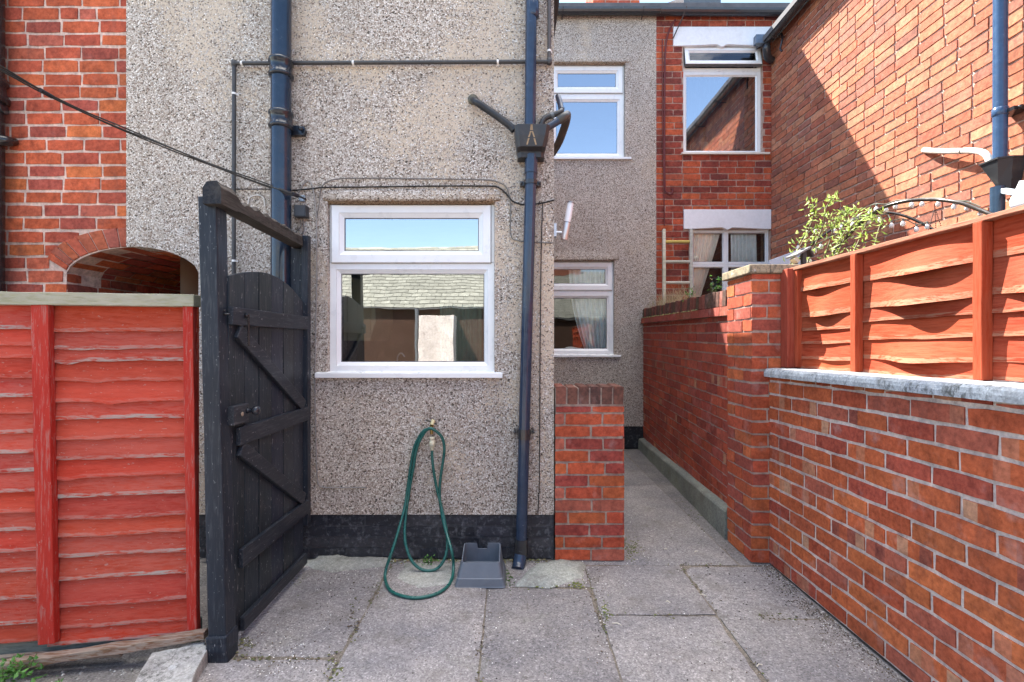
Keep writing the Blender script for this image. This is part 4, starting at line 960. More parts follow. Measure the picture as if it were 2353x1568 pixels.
for i in range(nbd):
    a_ = gy0 + (gy1 - gy0) * i / nbd; b_ = gy0 + (gy1 - gy0) * (i + 1) / nbd - .004; xx = GX + rg.uniform(-.0015, .0015)
    poly = [(a_, .035), (b_, .035)] + [(b_ + (a_ - b_) * k_ / 5, gtop(b_ + (a_ - b_) * k_ / 5)) for k_ in range(6)]
    q.prism(poly, (xx, 0, 0), (0, 1, 0), (0, 0, 1), (-1, 0, 0), .02, tuple(c_ * rg.uniform(.8, 1.2) for c_ in BW[:3]) + (.12,))
q.box(GX - .012, GX - .006, gy0 + .01, gy1 - .01, .05, 1.52, (.35, .36, .38, .6))
part('boards', q, M['black_wood_z'], gate, bevel=.002)
def ledge(z, hgt, y0, y1, name='ledge'):
    q = MB(); q.bar((GX + .012, y0, z), (GX + .012, y1, z), .022, hgt, (0, 0, 1), tuple(c_ * 1.15 for c_ in BW[:3]) + (.15,), 4, .0004, int(z * 50)); return part(name, q, M['black_wood_y'], gate, bevel=.003)
tl = ledge(1.418, .075, 2.045, 2.80); ledge(.897, .078, 2.10, 2.80); ledge(.36, .08, 2.12, 2.80); ledge(.068, .06, 2.13, 2.79, 'kick_board')
for (ya, za, yb, zb3, sd) in ((2.10, 1.355, 2.76, .945, 1), (2.12, .842, 2.76, .415, 2)):
    q = MB(); q.bar((GX + .011, ya, za), (GX + .011, yb, zb3), .020, .066, (0, 0, 1), tuple(c_ * 1.1 for c_ in BW[:3]) + (.15,), 4, .0004, sd); part('brace', q, M['black_wood_y'], gate, bevel=.003)
q = MB(); q.box(GX + .001, GX + .030, 2.04, 2.155, .955, 1.035, (.026, .03, .037, .2)); q.lathe((GX + .030, 2.10, .995), [(.010, 0), (.010, .003), (.004, .004)], (1, 0, 0), 12, (.35, .28, .2, 0)); lk = part('lock_box', q, M['black_wood_y'], gate, bevel=.003)
q = MB(); q.lathe((GX + .030, 2.142, 1.005), [(.014, 0), (.010, .006), (.009, .022), (.018, .028), (.022, .038), (.020, .048), (.012, .054)], (1, 0, 0), 16, (.022, .025, .032, 0)); part('knob', q, M['black_gloss'], lk)
q = MB(); q.lathe((GX + .024, 2.14, 1.425), [(.012, 0), (.010, .012)], (1, 0, 0), 10, (.02, .02, .022, 0)); q.tube(curve_pts([(GX + .036, 2.13, 1.43), (GX + .034, 2.145, 1.42), (GX + .032, 2.147, 1.33), (GX + .032, 2.15, 1.29)], 5), .004, 6, (.02, .02, .022, 0)); part('hook', q, M['black_gloss'], gate)
q = MB(); c = (PX(511, 2.03) + .003, 2.03, PZ(722, 2.03)); q.lathe(c, [(.006, 0), (.005, .006), (.003, .03)], (1, -.1, 0), 8, (.02, .02, .022, 0)); q.lathe((c[0], c[1], c[2] + .015), [(.004, 0), (.003, .01)], (1, 0, 0), 8, (.02, .02, .022, 0)); part('staple', q, M['black_gloss'], gf)

# ================================================================== LOW BRICK PIER
pier = MB(); pw0, pw1 = XC + .005, PX(1434, 2.90); pyf, pyb = 2.90, 3.13; pzt = PZ(932, 2.9); PR = [(.50, .105, .042), (.47, .092, .04), (.42, .075, .037), (.51, .125, .045), (.30, .055, .045), (.42, .12, .08)]
bricks(pier, (pw0, pyf, 0), (1, 0, 0), (0, -1, 0), pw1 - pw0, pzt, .2225, .0738, pal=PR, joint=.011, rr=random.Random(51), headers=0, half=.66)
bricks(pier, (pw1, pyf, 0), (0, 1, 0), (1, 0, 0), pyb - pyf, pzt, .2225, .0738, pal=PR, joint=.011, rr=random.Random(52))
pier.box(pw0 + .004, pw1 - .006, pyf + .006, pyb, 0, pzt, (.44, .38, .32, 0))
pz1 = PZ(889, 2.9); nb2 = 6; rp_ = random.Random(5)
for i in range(nb2):
    a_ = pw0 + (pw1 - pw0) * i / nb2 + .005; b_ = pw0 + (pw1 - pw0) * (i + 1) / nb2 - .005; j = rp_.uniform(-.004, .004)
    pier.prism([(a_, pzt + .008), (b_, pzt + .008), (b_ + .002, pz1 + j - .006), (b_ - .006, pz1 + j), (a_ + .006, pz1 + j), (a_, pz1 + j - .008)], (0, pyf - .003 + rp_.uniform(-.003, .003), 0), (1, 0, 0), (0, 0, 1), (0, 1, 0), .225, rp_.choice([(.10, .055, .045), (.13, .065, .05), (.19, .075, .055), (.08, .05, .045), (.24, .10, .075)]) + (0,))
pier.box(pw0 + .002, pw1 - .004, pyf + .004, pyb, pzt - .002, pz1 - .01, (.40, .34, .29, 0))
solo('brick_pier', pier, M['brick_garden'], 'short waist high red brick wall end with soldier course top beside the corner', 'brick pier', fix=False)

# ================================================================== GARDEN WALLS (right)
GW = MB(); GX0 = 1.523; gwl = 2.873 - (-1.2); ctop = 1.151
def gz(s): return (s / gwl) * .045                     # the wall climbs a little towards the viewer
GP = [(.46, .105, .038), (.44, .092, .035), (.49, .12, .040), (.41, .080, .036), (.45, .105, .046), (.34, .064, .040), (.50, .135, .045), (.42, .11, .068), (.47, .11, .038)]
bricks(GW, (GX0, 2.873, 0), (0, -1, 0), (-1, 0, 0), gwl, 1.108, .2255, .0772, joint=.0135, rec=.0035, pal=GP, jit=.0022, rr=random.Random(61), strips=.42, pale=None, zfn=gz, headers=.03)
slab_rects(GW, (GX0, 2.873, 0), (0, -1, 0), (-1, 0, 0), gwl, 1.108, [], .005, .215, (.66, .61, .56), zfn=gz)
gw = empty('garden_wall', 'low red brick garden wall with pale concrete coping carrying the orange fence', 'wall', (GX0, 1, 0))
part('brickwork', GW, M['brick_garden'], gw, fix=False)
cp = MB(); nc = 120; rings = []; xc0, xc1 = 1.488, GX0 + .20
for i in range(nc + 1):
    y_ = 2.865 - (2.865 + 1.2) * i / nc; s_ = 2.873 - y_; z0_ = 1.106 + gz(s_); e = .004 * mn.noise(Vector((y_ * 16, 0, 0))) + .003 * mn.noise(Vector((y_ * 41, 0, 3))); e2 = .004 * mn.noise(Vector((y_ * 19, 7, 0)))
    rings.append([(xc0 + e * .5, y_, z0_ + e2 * .4), (xc0 - .001 + e, y_, z0_ + .020), (xc0 + .003 + e * 1.3, y_, z0_ + .036 + e2), (xc0 + .012 + e * 1.2, y_, z0_ + .046 + e2), (xc0 + .045, y_, z0_ + .050), (xc1, y_, z0_ + .052), (xc1, y_, z0_)])
cp.loft(rings, (.44, .48, .51, 0), capa=True, capb=True, smooth=False)
part('coping', cp, M['coping'], gw, fix=False)

PI = MB(); px0, px1, py0, py1, pzc = 1.42, 1.640, 2.873, 3.20, 1.715
PP = [(.48, .105, .042), (.45, .09, .037), (.50, .13, .046), (.40, .075, .038), (.33, .075, .055)]
bricks(PI, (px0, py0, 0), (1, 0, 0), (0, -1, 0), px1 - px0, pzc, .2255, .0762, pal=PP, rr=random.Random(71), joint=.011, headers=0, half=.5)
bricks(PI, (px0, py1, 0), (0, -1, 0), (-1, 0, 0), py1 - py0, pzc, .2255, .0762, pal=PP, rr=random.Random(72), joint=.011, headers=0, half=.5)
bricks(PI, (px1, py0, 0), (0, 1, 0), (1, 0, 0), py1 - py0, pzc, .2255, .0762, pal=PP, rr=random.Random(73), joint=.011)
PI.box(px0 + .006, px1 - .006, py0 + .006, py1, 0, pzc, (.50, .44, .39, 0))
pil = empty('brick_pillar', 'square red brick pillar with a stone cap between the garden walls', 'pillar', (1.53, 3.04, 0))
part('brickwork', PI, M['brick_garden'], pil, fix=False)
q = MB(); q.box(px0 - .022, px1 + .06, py0 - .022, py1 + .03, pzc, pzc + .052, (.34, .29, .20, 0)); part('cap', q, M['coping'], pil, bevel=.006)

AW = MB(); aA = Vector((1.475, 3.20, 0)); aBv = Vector((1.625, 6.0, 0)); au = (aBv - aA).normalized(); an = Vector((-au.y, au.x, 0)); aL = (aBv - aA).length
if an.x > 0: an = -an
def az(s): return .062 * (aL - s) / aL * -1 + .062     # rises gently towards the house
oB = aBv.copy()
def azb(s): return .06 * (1 - s / aL)
bricks(AW, oB, -au, an, aL, 1.49, .2255, .0762, joint=.010, rec=.004, pal=[(.36, .066, .038), (.33, .058, .037), (.40, .078, .040), (.29, .055, .042), (.38, .088, .058), (.33, .075, .060)], jit=.002, rr=random.Random(81), zfn=azb, strips=.15, headers=.2)
slab_rects(AW, oB, -au, an, aL, 1.49, [], .005, .21, (.46, .39, .35), zfn=azb)
aw = empty('alley_wall', 'long dark red brick alley wall with mossy soldier coping', 'wall', tuple(aA))
part('brickwork', AW, M['brick_garden'], aw, fix=False)
q = MB(); ra = random.Random(6)
def apt(s, z, d): return oB - au * s + Vector((0, 0, z + azb(s))) + an * d
n_ = 13
for i in range(n_):
    a_ = aL * i / n_ + .003; b_ = aL * (i + 1) / n_ - .003; c_ = tuple(x * ra.uniform(.8, 1.15) for x in (.27, .065, .045)) + (0,)
    v = [apt(a_, 1.49, .028), apt(b_, 1.49, .028), apt(b_, 1.552, .024), apt(a_, 1.552, .024), apt(a_, 1.49, -.2), apt(b_, 1.49, -.2), apt(b_, 1.555, -.2), apt(a_, 1.555, -.2)]
    q.add(v, [(0, 1, 2, 3), (7, 6, 5, 4), (0, 4, 5, 1), (1, 5, 6, 2), (2, 6, 7, 3), (3, 7, 4, 0)], c_)
part('tile_course', q, M['brick_garden'], aw, fix=False)
q = MB(); n_ = 38
for i in range(n_):
    a_ = aL * i / n_ + .004; b_ = aL * (i + 1) / n_ - .004; t_ = 1.668 + ra.uniform(-.008, .006); c_ = ra.choice([(.075, .045, .04), (.10, .05, .045), (.06, .045, .04), (.15, .05, .04), (.21, .07, .055), (.055, .05, .035)]) + (0,)
    f_ = ra.uniform(-.004, .004)
    v = [apt(a_, 1.556, .004 + f_), apt(b_, 1.556, .004 + f_), apt(b_, t_, f_), apt(a_, t_, f_), apt(a_, 1.556, -.2), apt(b_, 1.556, -.2), apt(b_, t_, -.2), apt(a_, t_, -.2)]
    q.add(v, [(0, 1, 2, 3), (7, 6, 5, 4), (0, 4, 5, 1), (1, 5, 6, 2), (2, 6, 7, 3), (3, 7, 4, 0)], c_)
q.add([apt(0, 1.556, -.004), apt(aL, 1.556, -.004), apt(aL, 1.655, -.006), apt(0, 1.655, -.006)], [(0, 1, 2, 3)], (.16, .14, .11, 0))
part('soldier_coping', q, M['brick_garden'], aw, 'sooty mossy bricks set on edge', fix=False, bevel=.004)
q = MB(); kA = Vector((1.30, 6.0, 0)); n_ = 40; rings = []
for i in range(n_ + 1):
    t_ = i / n_; y_ = 6.0 - (6.0 - 3.22) * t_; xw = oB.x + (aA.x - oB.x) * t_; wdt = .062 + .01 * mn.noise(Vector((y_ * 4, 0, 0))); zt_ = .125 + .065 * t_ + .006 * mn.noise(Vector((y_ * 7, 3, 0)))
    rings.append([(xw - wdt, y_, 0), (xw - wdt + .004, y_, zt_ - .012), (xw - wdt + .014, y_, zt_), (xw + .01, y_, zt_ + .012), (xw + .01, y_, 0)])
q.loft(rings, (.20, .22, .20, 0), capa=True, capb=True); part('footing', q, M['mortar_patch'], aw, 'greenish concrete footing along the foot of the wall')

# ================================================================== ORANGE FENCE
OX = 1.665; of = empty('orange_fence', 'sunlit orange brown lap panel fence with warped boards on the garden wall', 'fence', (OX, 1.5, 1.16))
OC = [(.31, .042, .015), (.28, .038, .015), (.33, .050, .017), (.30, .046, .019)]
ozt = 1.722
def ozb(y_): return 1.160 + (2.873 - y_) / gwl * .045
battens = [2.30, 1.685, 1.07, .46, -.15, -.76]
bays = [(2.775, 2.30), (2.30, 1.685), (1.685, 1.07), (1.07, .46), (.46, -.15), (-.15, -.76)]
ro = random.Random(23)
PROF = [
    [(.145, .018, .35), (.17, .026, .45), (.09, .004, .4), (.085, .006, .5), (.10, .010, .6), (.06, .004, .5)],
    [(.155, .042, .60), (.15, .050, .55), (.075, .006, .5), (.10, .004, .5), (.105, .044, .55), (.075, .030, .5)],
]
for bi, (ya, yb) in enumerate(bays):
    prof = PROF[min(bi, 1)] if bi < 2 else [(h_, a_ * ro.uniform(.5, 1.2), m_ + ro.uniform(-.15, .15)) for h_, a_, m_ in PROF[1]]
    zt_ = ozt; tot = sum(p[0] for p in prof); brd = MB()
    for bidx, (hg, amp, mid) in enumerate(prof):
        zb2 = zt_ - hg * (ozt - 1.172) / tot; base = ro.choice(OC); sd = ro.uniform(0, 50); nseg = 30; nv_ = 6
        base = tuple(c_ * ro.uniform(.9, 1.1) for c_ in base)
        def fnb(u, v, zt_=zt_, zb2=zb2, amp=amp, mid=mid, sd=sd):
            y_ = ya + (yb - ya) * u; bul = math.exp(-((u - mid) / .26) ** 2) - .12
            x = OX - .004 - .012 * v - max(-.2, bul) * amp * 1.35 * v ** 1.5 + .003 * mn.noise(Vector((y_ * 5, sd, v)))
            z = (zt_ + .02) + (zb2 - zt_ - .02) * v - .012 * bul * v * (amp / .04) + .004 * mn.noise(Vector((y_ * 6, sd, 3))) * v
            return (x, y_, z + (ozb(y_) - 1.172) * (ozt - z) / (ozt - 1.172))
        brd.grid(fnb, nseg, nv_, base + (.0,), True, colfn=lambda u, v, b=base: b + ((.55 if v > .8 else .08),))
        lo_ = [fnb(i / nseg, 1) for i in range(nseg + 1)]; lb_ = [(x + .010, y_, z + .001) for x, y_, z in lo_]
        brd.loft([lo_, lb_], base + (.5,), closed=False)
        zt_ = zb2
    brd.box(OX + .008, OX + .012, min(ya, yb), max(ya, yb), 1.18, ozt - .004, (.30, .08, .03, 0))
    part('lap_boards', brd, M['orange_wood'], of, fix=False)
for y_ in battens:
    q = MB(); q.bar((OX - .030, y_, ozb(y_)), (OX - .030, y_, ozt), .034, .040, (-1, 0, 0), (.32, .048, .017, .1), 8, .0008, int(y_ * 9)); part('batten', q, M['orange_wood_z'], of, bevel=.003)
q = MB(); q.bar((OX - .01, 2.835, 1.16), (OX - .01, 2.835, ozt + .012), .075, .13, (-1, 0, 0), (.30, .05, .028, .1), 6, .0008, 2); part('end_post', q, M['orange_wood_z'], of, bevel=.004)
q = MB(); q.bar((OX - .022, 2.78, 1.165), (OX - .022, 2.78, ozt), .028, .034, (-1, 0, 0), (.33, .050, .018, .1), 6, .0008, 2); part('batten', q, M['orange_wood_z'], of, bevel=.003)
q = MB(); q.bar((OX - .014, 2.85, ozt + .010), (OX - .014, -.9, ozt + .010), .060, .018, (0, 0, 1), (.30, .12, .08, .5), 30, .0012, 3); part('capping', q, M['orange_wood'], of, 'weathered brown capping strip', bevel=.002)

# ================================================================== TALL WALL FITTINGS
hy = 3.095; hx_ = TX - .078
d2 = empty('downpipe', 'blue black downpipe with a flared hopper on the sunlit brick side wall', 'downpipe', (hx_, hy, .2))
q = MB(); q.tube([(PX(2300, hy), hy, 4.9), (PX(2298, hy), hy, PZ(380, hy))], .037, 20, (.035, .075, .15, 0)); q.lathe((PX(2298.5, hy), hy, PZ(250, hy)), [(.037, -.05), (.042, -.045), (.042, .0), (.037, .004)], seg=20, col=(.035, .075, .15, 0)); part('upper_pipe', q, M['black_gloss'], d2)
q = MB(); q.tube([(PX(2292, hy), hy, PZ(430, hy)), (PX(2292, hy), hy, .2)], .037, 20, (.03, .055, .09, 0)); part('lower_pipe', q, M['black_gloss'], d2)
q = MB(); xw = TX - .004
def hopr(yl, yr, dep, z): return [(xw, yl, z), (xw - dep * .55, yl, z), (xw - dep, yl - .045, z), (xw - dep, yr + .03, z), (xw - dep * .55, yr, z), (xw, yr, z)]
hzt, hzb = PZ(368, hy), PZ(437, hy)
q.loft([hopr(hy + .045, hy - .035, .10, hzb), hopr(hy + .06, hy - .045, .115, hzb + .05), hopr(hy + .115, hy - .075, .15, hzt - .012), hopr(hy + .12, hy - .08, .155, hzt - .01), hopr(hy + .12, hy - .08, .155, hzt), hopr(hy + .11, hy - .07, .145, hzt), hopr(hy + .06, hy - .05, .11, hzb + .06)], (.024, .026, .030, 0), capa=True, capb=True)
part('hopper', q, M['plastic'], d2)
q = MB(); c = (PX(2298.5, hy), hy, PZ(262, hy)); q.box(c[0], TX, hy - .085, hy + .02, c[2] - .012, c[2] + .012, (.02, .02, .024, 0)); q.lathe((c[0] + .03, hy - .085, c[2]), [(.016, 0), (.012, .02)], (0, -1, 0), 10, (.02, .02, .024, 0)); part('pipe_clip', q, M['black_gloss'], d2)
q = MB(); xq = TX - .055
def onwall(x_img, y_img, dep):            # point at distance dep in front of the side wall
    d = F * (TX - dep) / (x_img - CX); return P(x_img, y_img, d)
q.tube(curve_pts([onwall(2124, 346, -.02), onwall(2126, 345, .03), onwall(2140, 347, .055), onwall(2180, 348, .075), onwall(2230, 347, .09), onwall(2255, 350, .10), onwall(2268, 358, .11), onwall(2275, 375, .115)], 6), .020, 14, (.72, .69, .62, 0))
q.lathe(onwall(2212, 347, .083), [(.0225, -.006), (.0225, .006)], (0, 1, .25), 14, (.10, .09, .08, 0))
solo('waste_pipe', q, M['lime'], 'paint flecked white waste pipe bending into the flared hopper', 'pipe')
sl_ = empty('security_light', 'white security light on a grey arm at the right edge of the side wall', 'light', tuple(onwall(2345, 455, .2)))
q = MB(); q.bar(onwall(2304, 438, .10), onwall(2352, 446, .26), .030, .030, (0, 0, 1), (.42, .50, .58, 0)); part('arm', q, M['upvc'], sl_, bevel=.003)
q = MB(); c = onwall(2364, 462, .27); q.tube([c + Vector((0, -.06, .0)), c + Vector((0, .05, .0))], [.055, .06], 18, (.80, .81, .82, 0)); q.bar(onwall(2350, 425, .26), onwall(2362, 432, .27), .05, .05, (0, 0, 1), (.72, .76, .80, 0)); part('lamp_head', q, M['upvc'], sl_)
# thin conduit with hook on rear brick wall, ladder, white board
q = MB(); yq = DB - .015; q.tube(curve_pts([P(1552, 45, yq), P(1544, 58, yq), P(1532, 90, yq), P(1528, 150, yq), P(1527, 300, yq), P(1528, 425, yq), P(1533, 443, yq), P(1541, 447, yq), P(1546, 440, yq), P(1545, 433, yq)], 6), .011, 8, (.13, .03, .03, 0)); q.tube([P(1522, 90, yq), P(1523, 300, yq), P(1527, 520, yq)], .007, 7, (.14, .035, .03, 0))
solo('cable_conduit', q, M['cable'], 'dark red painted cable dropping from the gutter and hooking up at its end', 'cable')
lad = empty('ladder', 'old yellow and white ladder leaning on the rear brick wall', 'ladder', (PX(1550, 5.9), 5.85, .3))
LC = (.55, .50, .36, 0)
for (xa_, xb_, c_) in ((1526, 1527, (.62, .58, .46, 0)), (1588, 1587, (.50, .48, .42, 0))):
    q = MB(); q.bar((PX(xa_, 5.92), 5.93, PZ(527, 5.92)), (PX(xb_, 5.75), 5.75, .3), .035, .045, (0, -1, 0), c_); part('rail', q, M['grey_wood'], lad, bevel=.004)
for y_, c_ in ((556, (.56, .42, .12, 0)), (602, (.58, .55, .48, 0)), (650, (.58, .54, .46, 0))):
    t_ = (PZ(527, 5.92) - PZ(y_, 5.88)) / (PZ(527, 5.92) - .3); d_ = 5.93 - .18 * t_
    q = MB(); q.tube([(PX(1527, d_), d_, PZ(y_, d_)), (PX(1587, d_), d_, PZ(y_, d_))], .019, 10, c_); part('rung', q, M['grey_wood'], lad)
q = MB(); wy = 5.3; q.prism([(PX(1770, wy), PZ(640, wy)), (PX(1897, wy), PZ(640, wy)), (PX(1897, wy), PZ(552, wy)), (PX(1840, wy), PZ(572, wy)), (PX(1770, wy), PZ(598, wy))], (0, wy, 0), (1, 0, 0), (0, 0, 1), (0, 1, 0), .05, (.70, .76, .84, 0))
q.box(PX(1780, wy), PX(1890, wy), wy, wy + .05, 0.0, PZ(640, wy) - .002, (.70, .76, .84, 0))
solo('white_board', q, M['upvc'], 'slanting white board standing behind the pillar under the vine', 'board', bevel=.003)

# garden arch, string lights, vine, solar lamp
arch = empty('garden_arch', 'dark metal garden arch hoops rising behind the orange fence', 'arch', (2.3, 3.1, 0))
def hoop(pts, r=.009):
    q = MB(); q.tube(curve_pts([P(*p) for p in pts], 8), r, 8, (.035, .028, .024, 0)); part('hoop', q, M['black_gloss'], arch)
hoop([(1895, 690, 3.5), (1905, 610, 3.5), (1935, 560, 3.45), (1975, 515, 3.3), (2020, 482, 3.15), (2075, 464, 3.0), (2140, 459, 2.85), (2200, 465, 2.7), (2245, 480, 2.6), (2290, 503, 2.5), (2330, 560, 2.45), (2345, 640, 2.4)], .011)
hoop([(1810, 690, 4.2), (1815, 640, 4.2), (1840, 590, 4.15), (1880, 550, 4.05), (1930, 518, 3.95), (1990, 494, 3.8), (2040, 489, 3.7), (2080, 497, 3.6), (2125, 517, 3.5), (2165, 545, 3.4), (2190, 600, 3.35)], .010)
for a_, b_ in (((1975, 515, 3.3), (2036, 489, 3.7)), ((2010, 488, 3.2), (2090, 478, 3.62)), ((1930, 560, 3.4), (1975, 514, 3.3)), ((1905, 610, 3.5), (1840, 590, 4.15))):
    q = MB(); q.tube([P(*a_), P(*b_)], .007, 7, (.035, .028, .024, 0)); part('cross_bar', q, M['black_gloss'], arch)
bulbs = [(1834, 570, 4.0), (1872, 576, 3.6), (1887, 567, 3.6), (1917, 530, 3.8), (1934, 523, 3.8), (1960, 516, 3.6), (1996, 508, 3.5), (2023, 505, 3.6), (2049, 518, 3.55), (2075, 514, 3.55), (2106, 527, 3.5), (2131, 521, 3.45), (2000, 488, 3.3), (2014, 481, 3.2), (2036, 482, 3.15), (2058, 474, 3.1), (2095, 471, 3.0), (2119, 469, 2.95), (2156, 469, 2.85), (2192, 475, 2.72), (2222, 478, 2.66), (2253, 490, 2.6), (1860, 600, 3.6), (1875, 532, 3.8)]
q = MB(); order = [0, 23, 3, 4, 5, 6, 7, 12, 13, 14, 15, 16, 17, 18, 19, 20, 21]
pp = []
for i in order:
    b = P(*bulbs[i]) + Vector((0, 0, .035)); pp.append(b)
q.tube(curve_pts(pp, 4), .0035, 6, (.10, .12, .09, 0))
pp = [P(*bulbs[i]) + Vector((0, 0, .035)) for i in (22, 1, 2, 7, 8, 9, 10, 11)]; q.tube(curve_pts(pp, 6), .0035, 6, (.10, .12, .09, 0))
cableo = solo('string_light_cable', q, M['cable'], 'thin cable of the festoon lights wound along the garden arch', 'light cable')
bm = MB(); bm.lathe((0, 0, 0), [(.004, -.026), (.014, -.022), (.019, -.010), (.019, .002), (.012, .016), (.009, .020)], seg=12, col=(.85, .85, .83, 0))
bl = None
for i, b in enumerate(bulbs):
    p = P(*b); s_ = p.y / 4.2
    if bl is None:
        bl = bpy.data.objects.new('light_bulb', setup_mesh(bm, 'light_bulb', (0, 0, 0))); COL.objects.link(bl); bl.data.materials.append(M['bulb']); o = bl
        cp_ = MB(); cp_.tube([(0, 0, .018), (0, 0, .040)], .009, 8, (.12, .12, .11, 0)); kp = bpy.data.objects.new('lamp_holder', setup_mesh(cp_, 'lamp_holder', (0, 0, 0))); kp.data.materials.append(M['plastic']); COL.objects.link(kp); kp.parent = bl
    else:
        o = bl.copy(); COL.objects.link(o); k2 = kp.copy(); COL.objects.link(k2); k2.parent = o
    o.location = p; o.scale = (s_,) * 3
    tag(o, 'small round white bulb on the string of lights wound along the garden arch', 'bulb', 'bulbs on the string of lights')
q = MB()
hb = P(2148, 478, 3.0)
for x_ in (2128, 2152, 2172):
    a_ = hb; b_ = P(x_, 548, 3.0); nlk = 16
    for i in range(nlk): q.tube([a_.lerp(b_, i / nlk), a_.lerp(b_, (i + .7) / nlk)], .003, 5, (.10, .06, .05, 0))
q.tube([P(2148, 468, 2.98), hb], .003, 5, (.10, .06, .05, 0)); q.lathe(P(2150, 580, 3.0), [(.06, -.06), (.12, 0), (.125, .07), (.115, .07), (.05, -.03)], seg=16, col=(.16, .10, .06, 0))
solo('hanging_basket', q, M['cable'], 'hanging basket on three thin chains under the garden arch', 'basket')

def leafmesh(mb, c, d, L, wd, col, up=Vector((0, 0, 1))):
    d = d.normalized(); s = d.cross(up); s = s.normalized() if s.length > .05 else Vector((1, 0, 0)); nrm = s.cross(d)
    v = [c, c + d * L * .35 + s * wd - nrm * .1 * L, c + d * L * .35 - s * wd - nrm * .1 * L, c + d * L * .4 + nrm * .05 * L, c + d * L]
    mb.add(v, [(0, 1, 3), (0, 3, 2), (1, 4, 3), (3, 4, 2)], col)
def rdir(rr, up=.2): return Vector((rr.uniform(-1, 1), rr.uniform(-1, 1), rr.uniform(-.6, 1) + up))
vine = empty('climbing_vine', 'bright green sunlit climber straggling over the garden arch behind the fence', 'vine', (2.3, 3.5, .2))
vs = MB(); lv = MB(); rv = random.Random(77); LCOL = [(.36, .48, .10), (.42, .54, .14), (.28, .42, .08), (.46, .56, .20), (.30, .40, .12)]
stems = [[(1800, 640, 3.5), (1825, 590, 3.5), (1850, 545, 3.5), (1868, 500, 3.5), (1872, 475, 3.5), (1866, 462, 3.5)], [(1840, 640, 3.4), (1870, 570, 3.45), (1890, 520, 3.5), (1898, 480, 3.5), (1908, 462, 3.5), (1918, 458, 3.5)], [(1900, 640, 3.3), (1920, 580, 3.35), (1935, 530, 3.4), (1945, 495, 3.4), (1942, 482, 3.4)], [(1905, 640, 3.25), (1935, 560, 3.3), (1965, 510, 3.3), (1998, 490, 3.3), (2005, 485, 3.3)], [(1945, 610, 3.1), (1970, 560, 3.15), (1988, 520, 3.2), (1995, 500, 3.2)], [(2010, 600, 3.0), (2012, 560, 3.05), (2020, 525, 3.1), (2029, 510, 3.1), (2020, 500, 3.1), (2000, 505, 3.15)], [(1880, 640, 3.4), (1905, 560, 3.4), (1925, 500, 3.45), (1955, 488, 3.45), (1975, 484, 3.45)], [(1905, 600, 3.3), (1925, 560, 3.3), (1945, 530, 3.3), (1975, 520, 3.3)], [(1850, 560, 3.5), (1880, 530, 3.5), (1910, 515, 3.5), (1940, 505, 3.5)]]
for st_ in stems:
    cpt = curve_pts([P(*p) + Vector((rv.uniform(-.02, .02),) * 3) for p in st_], 8); vs.tube(cpt, [.0055 - .003 * i / len(cpt) for i in range(len(cpt))], 6, (.16, .14, .06, 0))
    for i, p in enumerate(cpt):
        dens = 2 if i > 3 else 1
        for _ in range(dens if st_[0][0] < 2000 else 1):
            leafmesh(lv, p + Vector((rv.gauss(0, .018), rv.gauss(0, .03), rv.gauss(0, .018))), rdir(rv), rv.uniform(.025, .055), rv.uniform(.005, .009), rv.choice(LCOL) + (0,))
for _ in range(24):
    cx_l, cy_l, sx_l, sy_l = rv.choice([(1868, 530, 16, 24), (1850, 555, 12, 10), (1945, 505, 22, 14), (1930, 560, 20, 30), (1915, 595, 24, 16), (1945, 535, 18, 18), (1980, 515, 10, 10)])
    leafmesh(lv, P(rv.gauss(cx_l, sx_l), rv.gauss(cy_l, sy_l), 3.35 + rv.gauss(0, .1)), rdir(rv), rv.uniform(.03, .065), rv.uniform(.006, .012), rv.choice(LCOL) + (0,))
part('stems', vs, M['leaf'], vine, fix=False); part('leaves', lv, M['leaf'], vine, fix=False)
sol = empty('solar_lamp', 'small black solar lamp with tilted panel standing on the pillar cap', 'lamp', tuple(P(1848, 605, 2.98)))
q = MB(); b0_ = P(1847, 612, 3.02); q.box(b0_.x - .012, b0_.x + .012, 3.01, 3.035, pzc + .05, PZ(572, 3.02), (.03, .035, .04, 0)); part('stake', q, M['plastic'], sol)
q = MB(); q.bar(P(1819, 590, 3.0), P(1851, 572, 3.05), .085, .012, (-.3, 0, 1), (.16, .17, .18, 0)); q.bar(P(1851, 572, 3.05), P(1860, 590, 3.06), .08, .012, (1, 0, .5), (.03, .035, .04, 0)); part('panel', q, M['plastic'], sol, bevel=.002)
q = MB(); q.bar(P(1822, 594, 3.01), P(1831, 603, 3.01), .05, .022, (0, 0, 1), (.60, .52, .38, 0)); part('lamp_lens', q, M['plastic'], sol)

# ================================================================== PLANTS, GRIT
gr = MB(); rg = random.Random(91)
for _ in range(330):
    s_ = rg.uniform(.3, aL - .1); s_ = aL * min(.98, max(.02, rg.gauss(.30, .17))) if rg.random() < .85 else s_
    p = apt(s_, 1.655, rg.uniform(-.18, -.02)); ht = rg.uniform(.06, .26) * (1 if s_ < aL * .6 else .35); ln = Vector((rg.uniform(-.6, .6), rg.uniform(-.4, .4), 1)).normalized()
    pts = [p, p + ln * ht * .5, p + ln * ht + Vector((rg.uniform(-.05, .05), rg.uniform(-.04, .04), -ht * .06))]; wd = Vector((.0016, .0006, 0)); c_ = rg.choice([(.50, .40, .24), (.55, .46, .30), (.42, .33, .20), (.34, .33, .17)]) + (0,)
    gr.add([pts[0] - wd, pts[0] + wd, pts[1] + wd * .8, pts[1] - wd * .8, pts[2]], [(0, 1, 2, 3), (3, 2, 4)], c_)
solo('dry_grass', gr, M['leaf'], 'straw coloured dry grass growing along the alley wall coping', 'grass', kind='stuff', fix=False)
